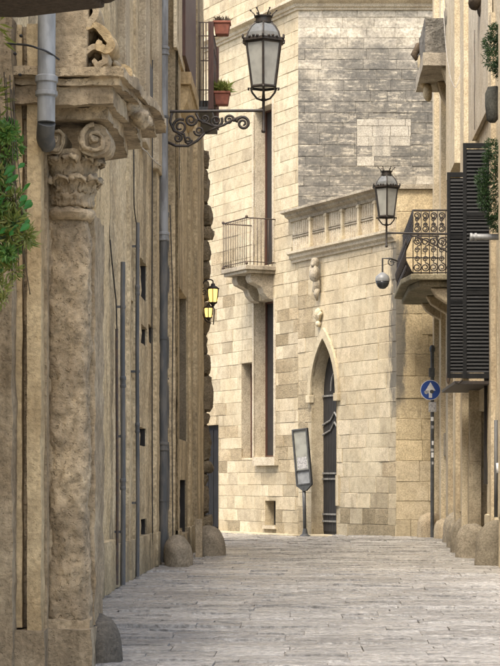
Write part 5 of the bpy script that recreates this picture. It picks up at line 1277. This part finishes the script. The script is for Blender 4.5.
yq = 36.4
for (lab, cl, dens) in (('dark green hanging plant at the top right edge', [((491, 44), 0.13, 0.2), ((492, 60), 0.16, 0.22), ((495, 34), 0.12, 0.16), ((500, 70), 0.14, 0.18), ((503, 50), 0.18, 0.3)], 420),
                  ('dark green hanging plant in front of the black shutter', [((490, 165), 0.15, 0.25), ((488, 190), 0.18, 0.28), ((494, 212), 0.15, 0.2), ((500, 180), 0.2, 0.45), ((483, 180), 0.12, 0.22), ((484, 200), 0.1, 0.2), ((492, 150), 0.14, 0.18), ((497, 222), 0.14, 0.16)], 420)):
    t = thing('hanging_plant', lab, 'plant', (PX(cl[-1][0][0], yq), yq, PZ(cl[-1][0][1]+12, yq)))
    mb = MB(); bush(mb, [((PX(c[0], yq), yq+rp.gauss(0, 0.05), PZ(c[1], yq)), (rx, rx*1.2, rz_)) for c, rx, rz_ in cl], dens, 0.07, 0.014, rp, 0.1); mb.build('foliage', M['leaf_dark'], t)
    mb = MB()
    for k in range(12):
        c = rp.choice(cl); a = Vector((PX(510, yq), yq, PZ(c[0][1]-10, yq))); b_ = Vector((PX(c[0][0], yq)+rp.gauss(0, 0.08), yq+rp.gauss(0, 0.08), PZ(c[0][1], yq)+rp.gauss(0, 0.12))); mb.tube([a, a.lerp(b_, 0.5)+Vector((0, 0, 0.06)), b_], 0.006, 5)
    mb.build('stems', M['stem'], t, None, smooth=True)
mb = MB(); mb.lathe([(0.05, -0.32), (0.10, -0.25), (0.13, 0), (0.15, 0.22), (0.09, 0.34)], (PX(494, yq), yq+0.25, PZ(103, yq)), 18, 1, 1); rough(mb, 0.025, 6, 150)
tag(mb.build('wrapped_pot', stone('grey_green_cloth', (0.10, 0.10, 0.08), (0.06, 0.06, 0.05), stain=(0.03, 0.03, 0.025), var=0), None, None, auto=50), 'dark cloth-wrapped hanging pot between the two right plants', 'pot')

def pot(px, py, y, w, h, foliage_mat, n, L, W, label, fh):
    x, z = PX(px, y), PZ(py, y)
    t = thing('flower_pot', label, 'flower pot', (x, y, z-h/2), 'flower pots hung outside the barred balcony')
    mb = MB(); a, b_ = w*0.40, w*0.5
    vs = [(x+sx*a, y+sy*a*0.9, z-h/2) for sx, sy in ((-1,-1),(1,-1),(1,1),(-1,1))]+[(x+sx*b_, y+sy*b_*0.9, z+h/2-0.05) for sx, sy in ((-1,-1),(1,-1),(1,1),(-1,1))]
    mb.add(vs, [(0,3,2,1),(0,1,5,4),(1,2,6,5),(2,3,7,6),(3,0,4,7),(4,5,6,7)]); mb.build('pot', M['terracotta'], t, None, bevel=0.02)
    MB().box(x-b_-0.02, x+b_+0.02, y-b_*0.9-0.02, y+b_*0.9+0.02, z+h/2-0.052, z+h/2).build('rim', M['terracotta'], t, None, bevel=0.012)
    mb = MB()
    for _ in range(n):
        d = Vector((rp.gauss(0, 0.6), rp.gauss(0, 0.6), abs(rp.gauss(0.9, 0.4)))); p = Vector((x+rp.uniform(-b_, b_)*0.8, y+rp.uniform(-b_, b_)*0.8, z+h/2-0.02+rp.random()*fh*0.5)); leaf_geo(mb, p, d, rv(rp), L*rp.uniform(0.5, 1.2), W*rp.uniform(0.7, 1.3), 0.35)
    mb.build('foliage', foliage_mat, t)
    mb = MB()
    for k in range(7): mb.tube([(x+rp.uniform(-b_, b_)*0.5, y+rp.uniform(-0.1, 0.1), z+h/2-0.06), (x+rp.uniform(-b_, b_)*0.8, y+rp.uniform(-0.15, 0.15), z+h/2+fh*rp.uniform(0.3, 0.8))], 0.006, 5)
    mb.build('stems', M['stem'], t)
    MB().tube([(x-b_*0.6, y, z-h/2-0.012), (PX(210, y), y, z-h/2-0.012)], 0.014, 6).build('hanger', M['rail'], t)
pot(222, 29, 44.6, 0.36, 0.30, M['leaf_grey'], 150, 0.12, 0.014, 'terracotta pot of dry grey stems at the upper balcony corner', 0.12)
pot(222, 99, 44.6, 0.34, 0.30, M['leaf_yellow'], 330, 0.20, 0.022, 'terracotta pot of fresh green leaves low on the balcony corner', 0.22)
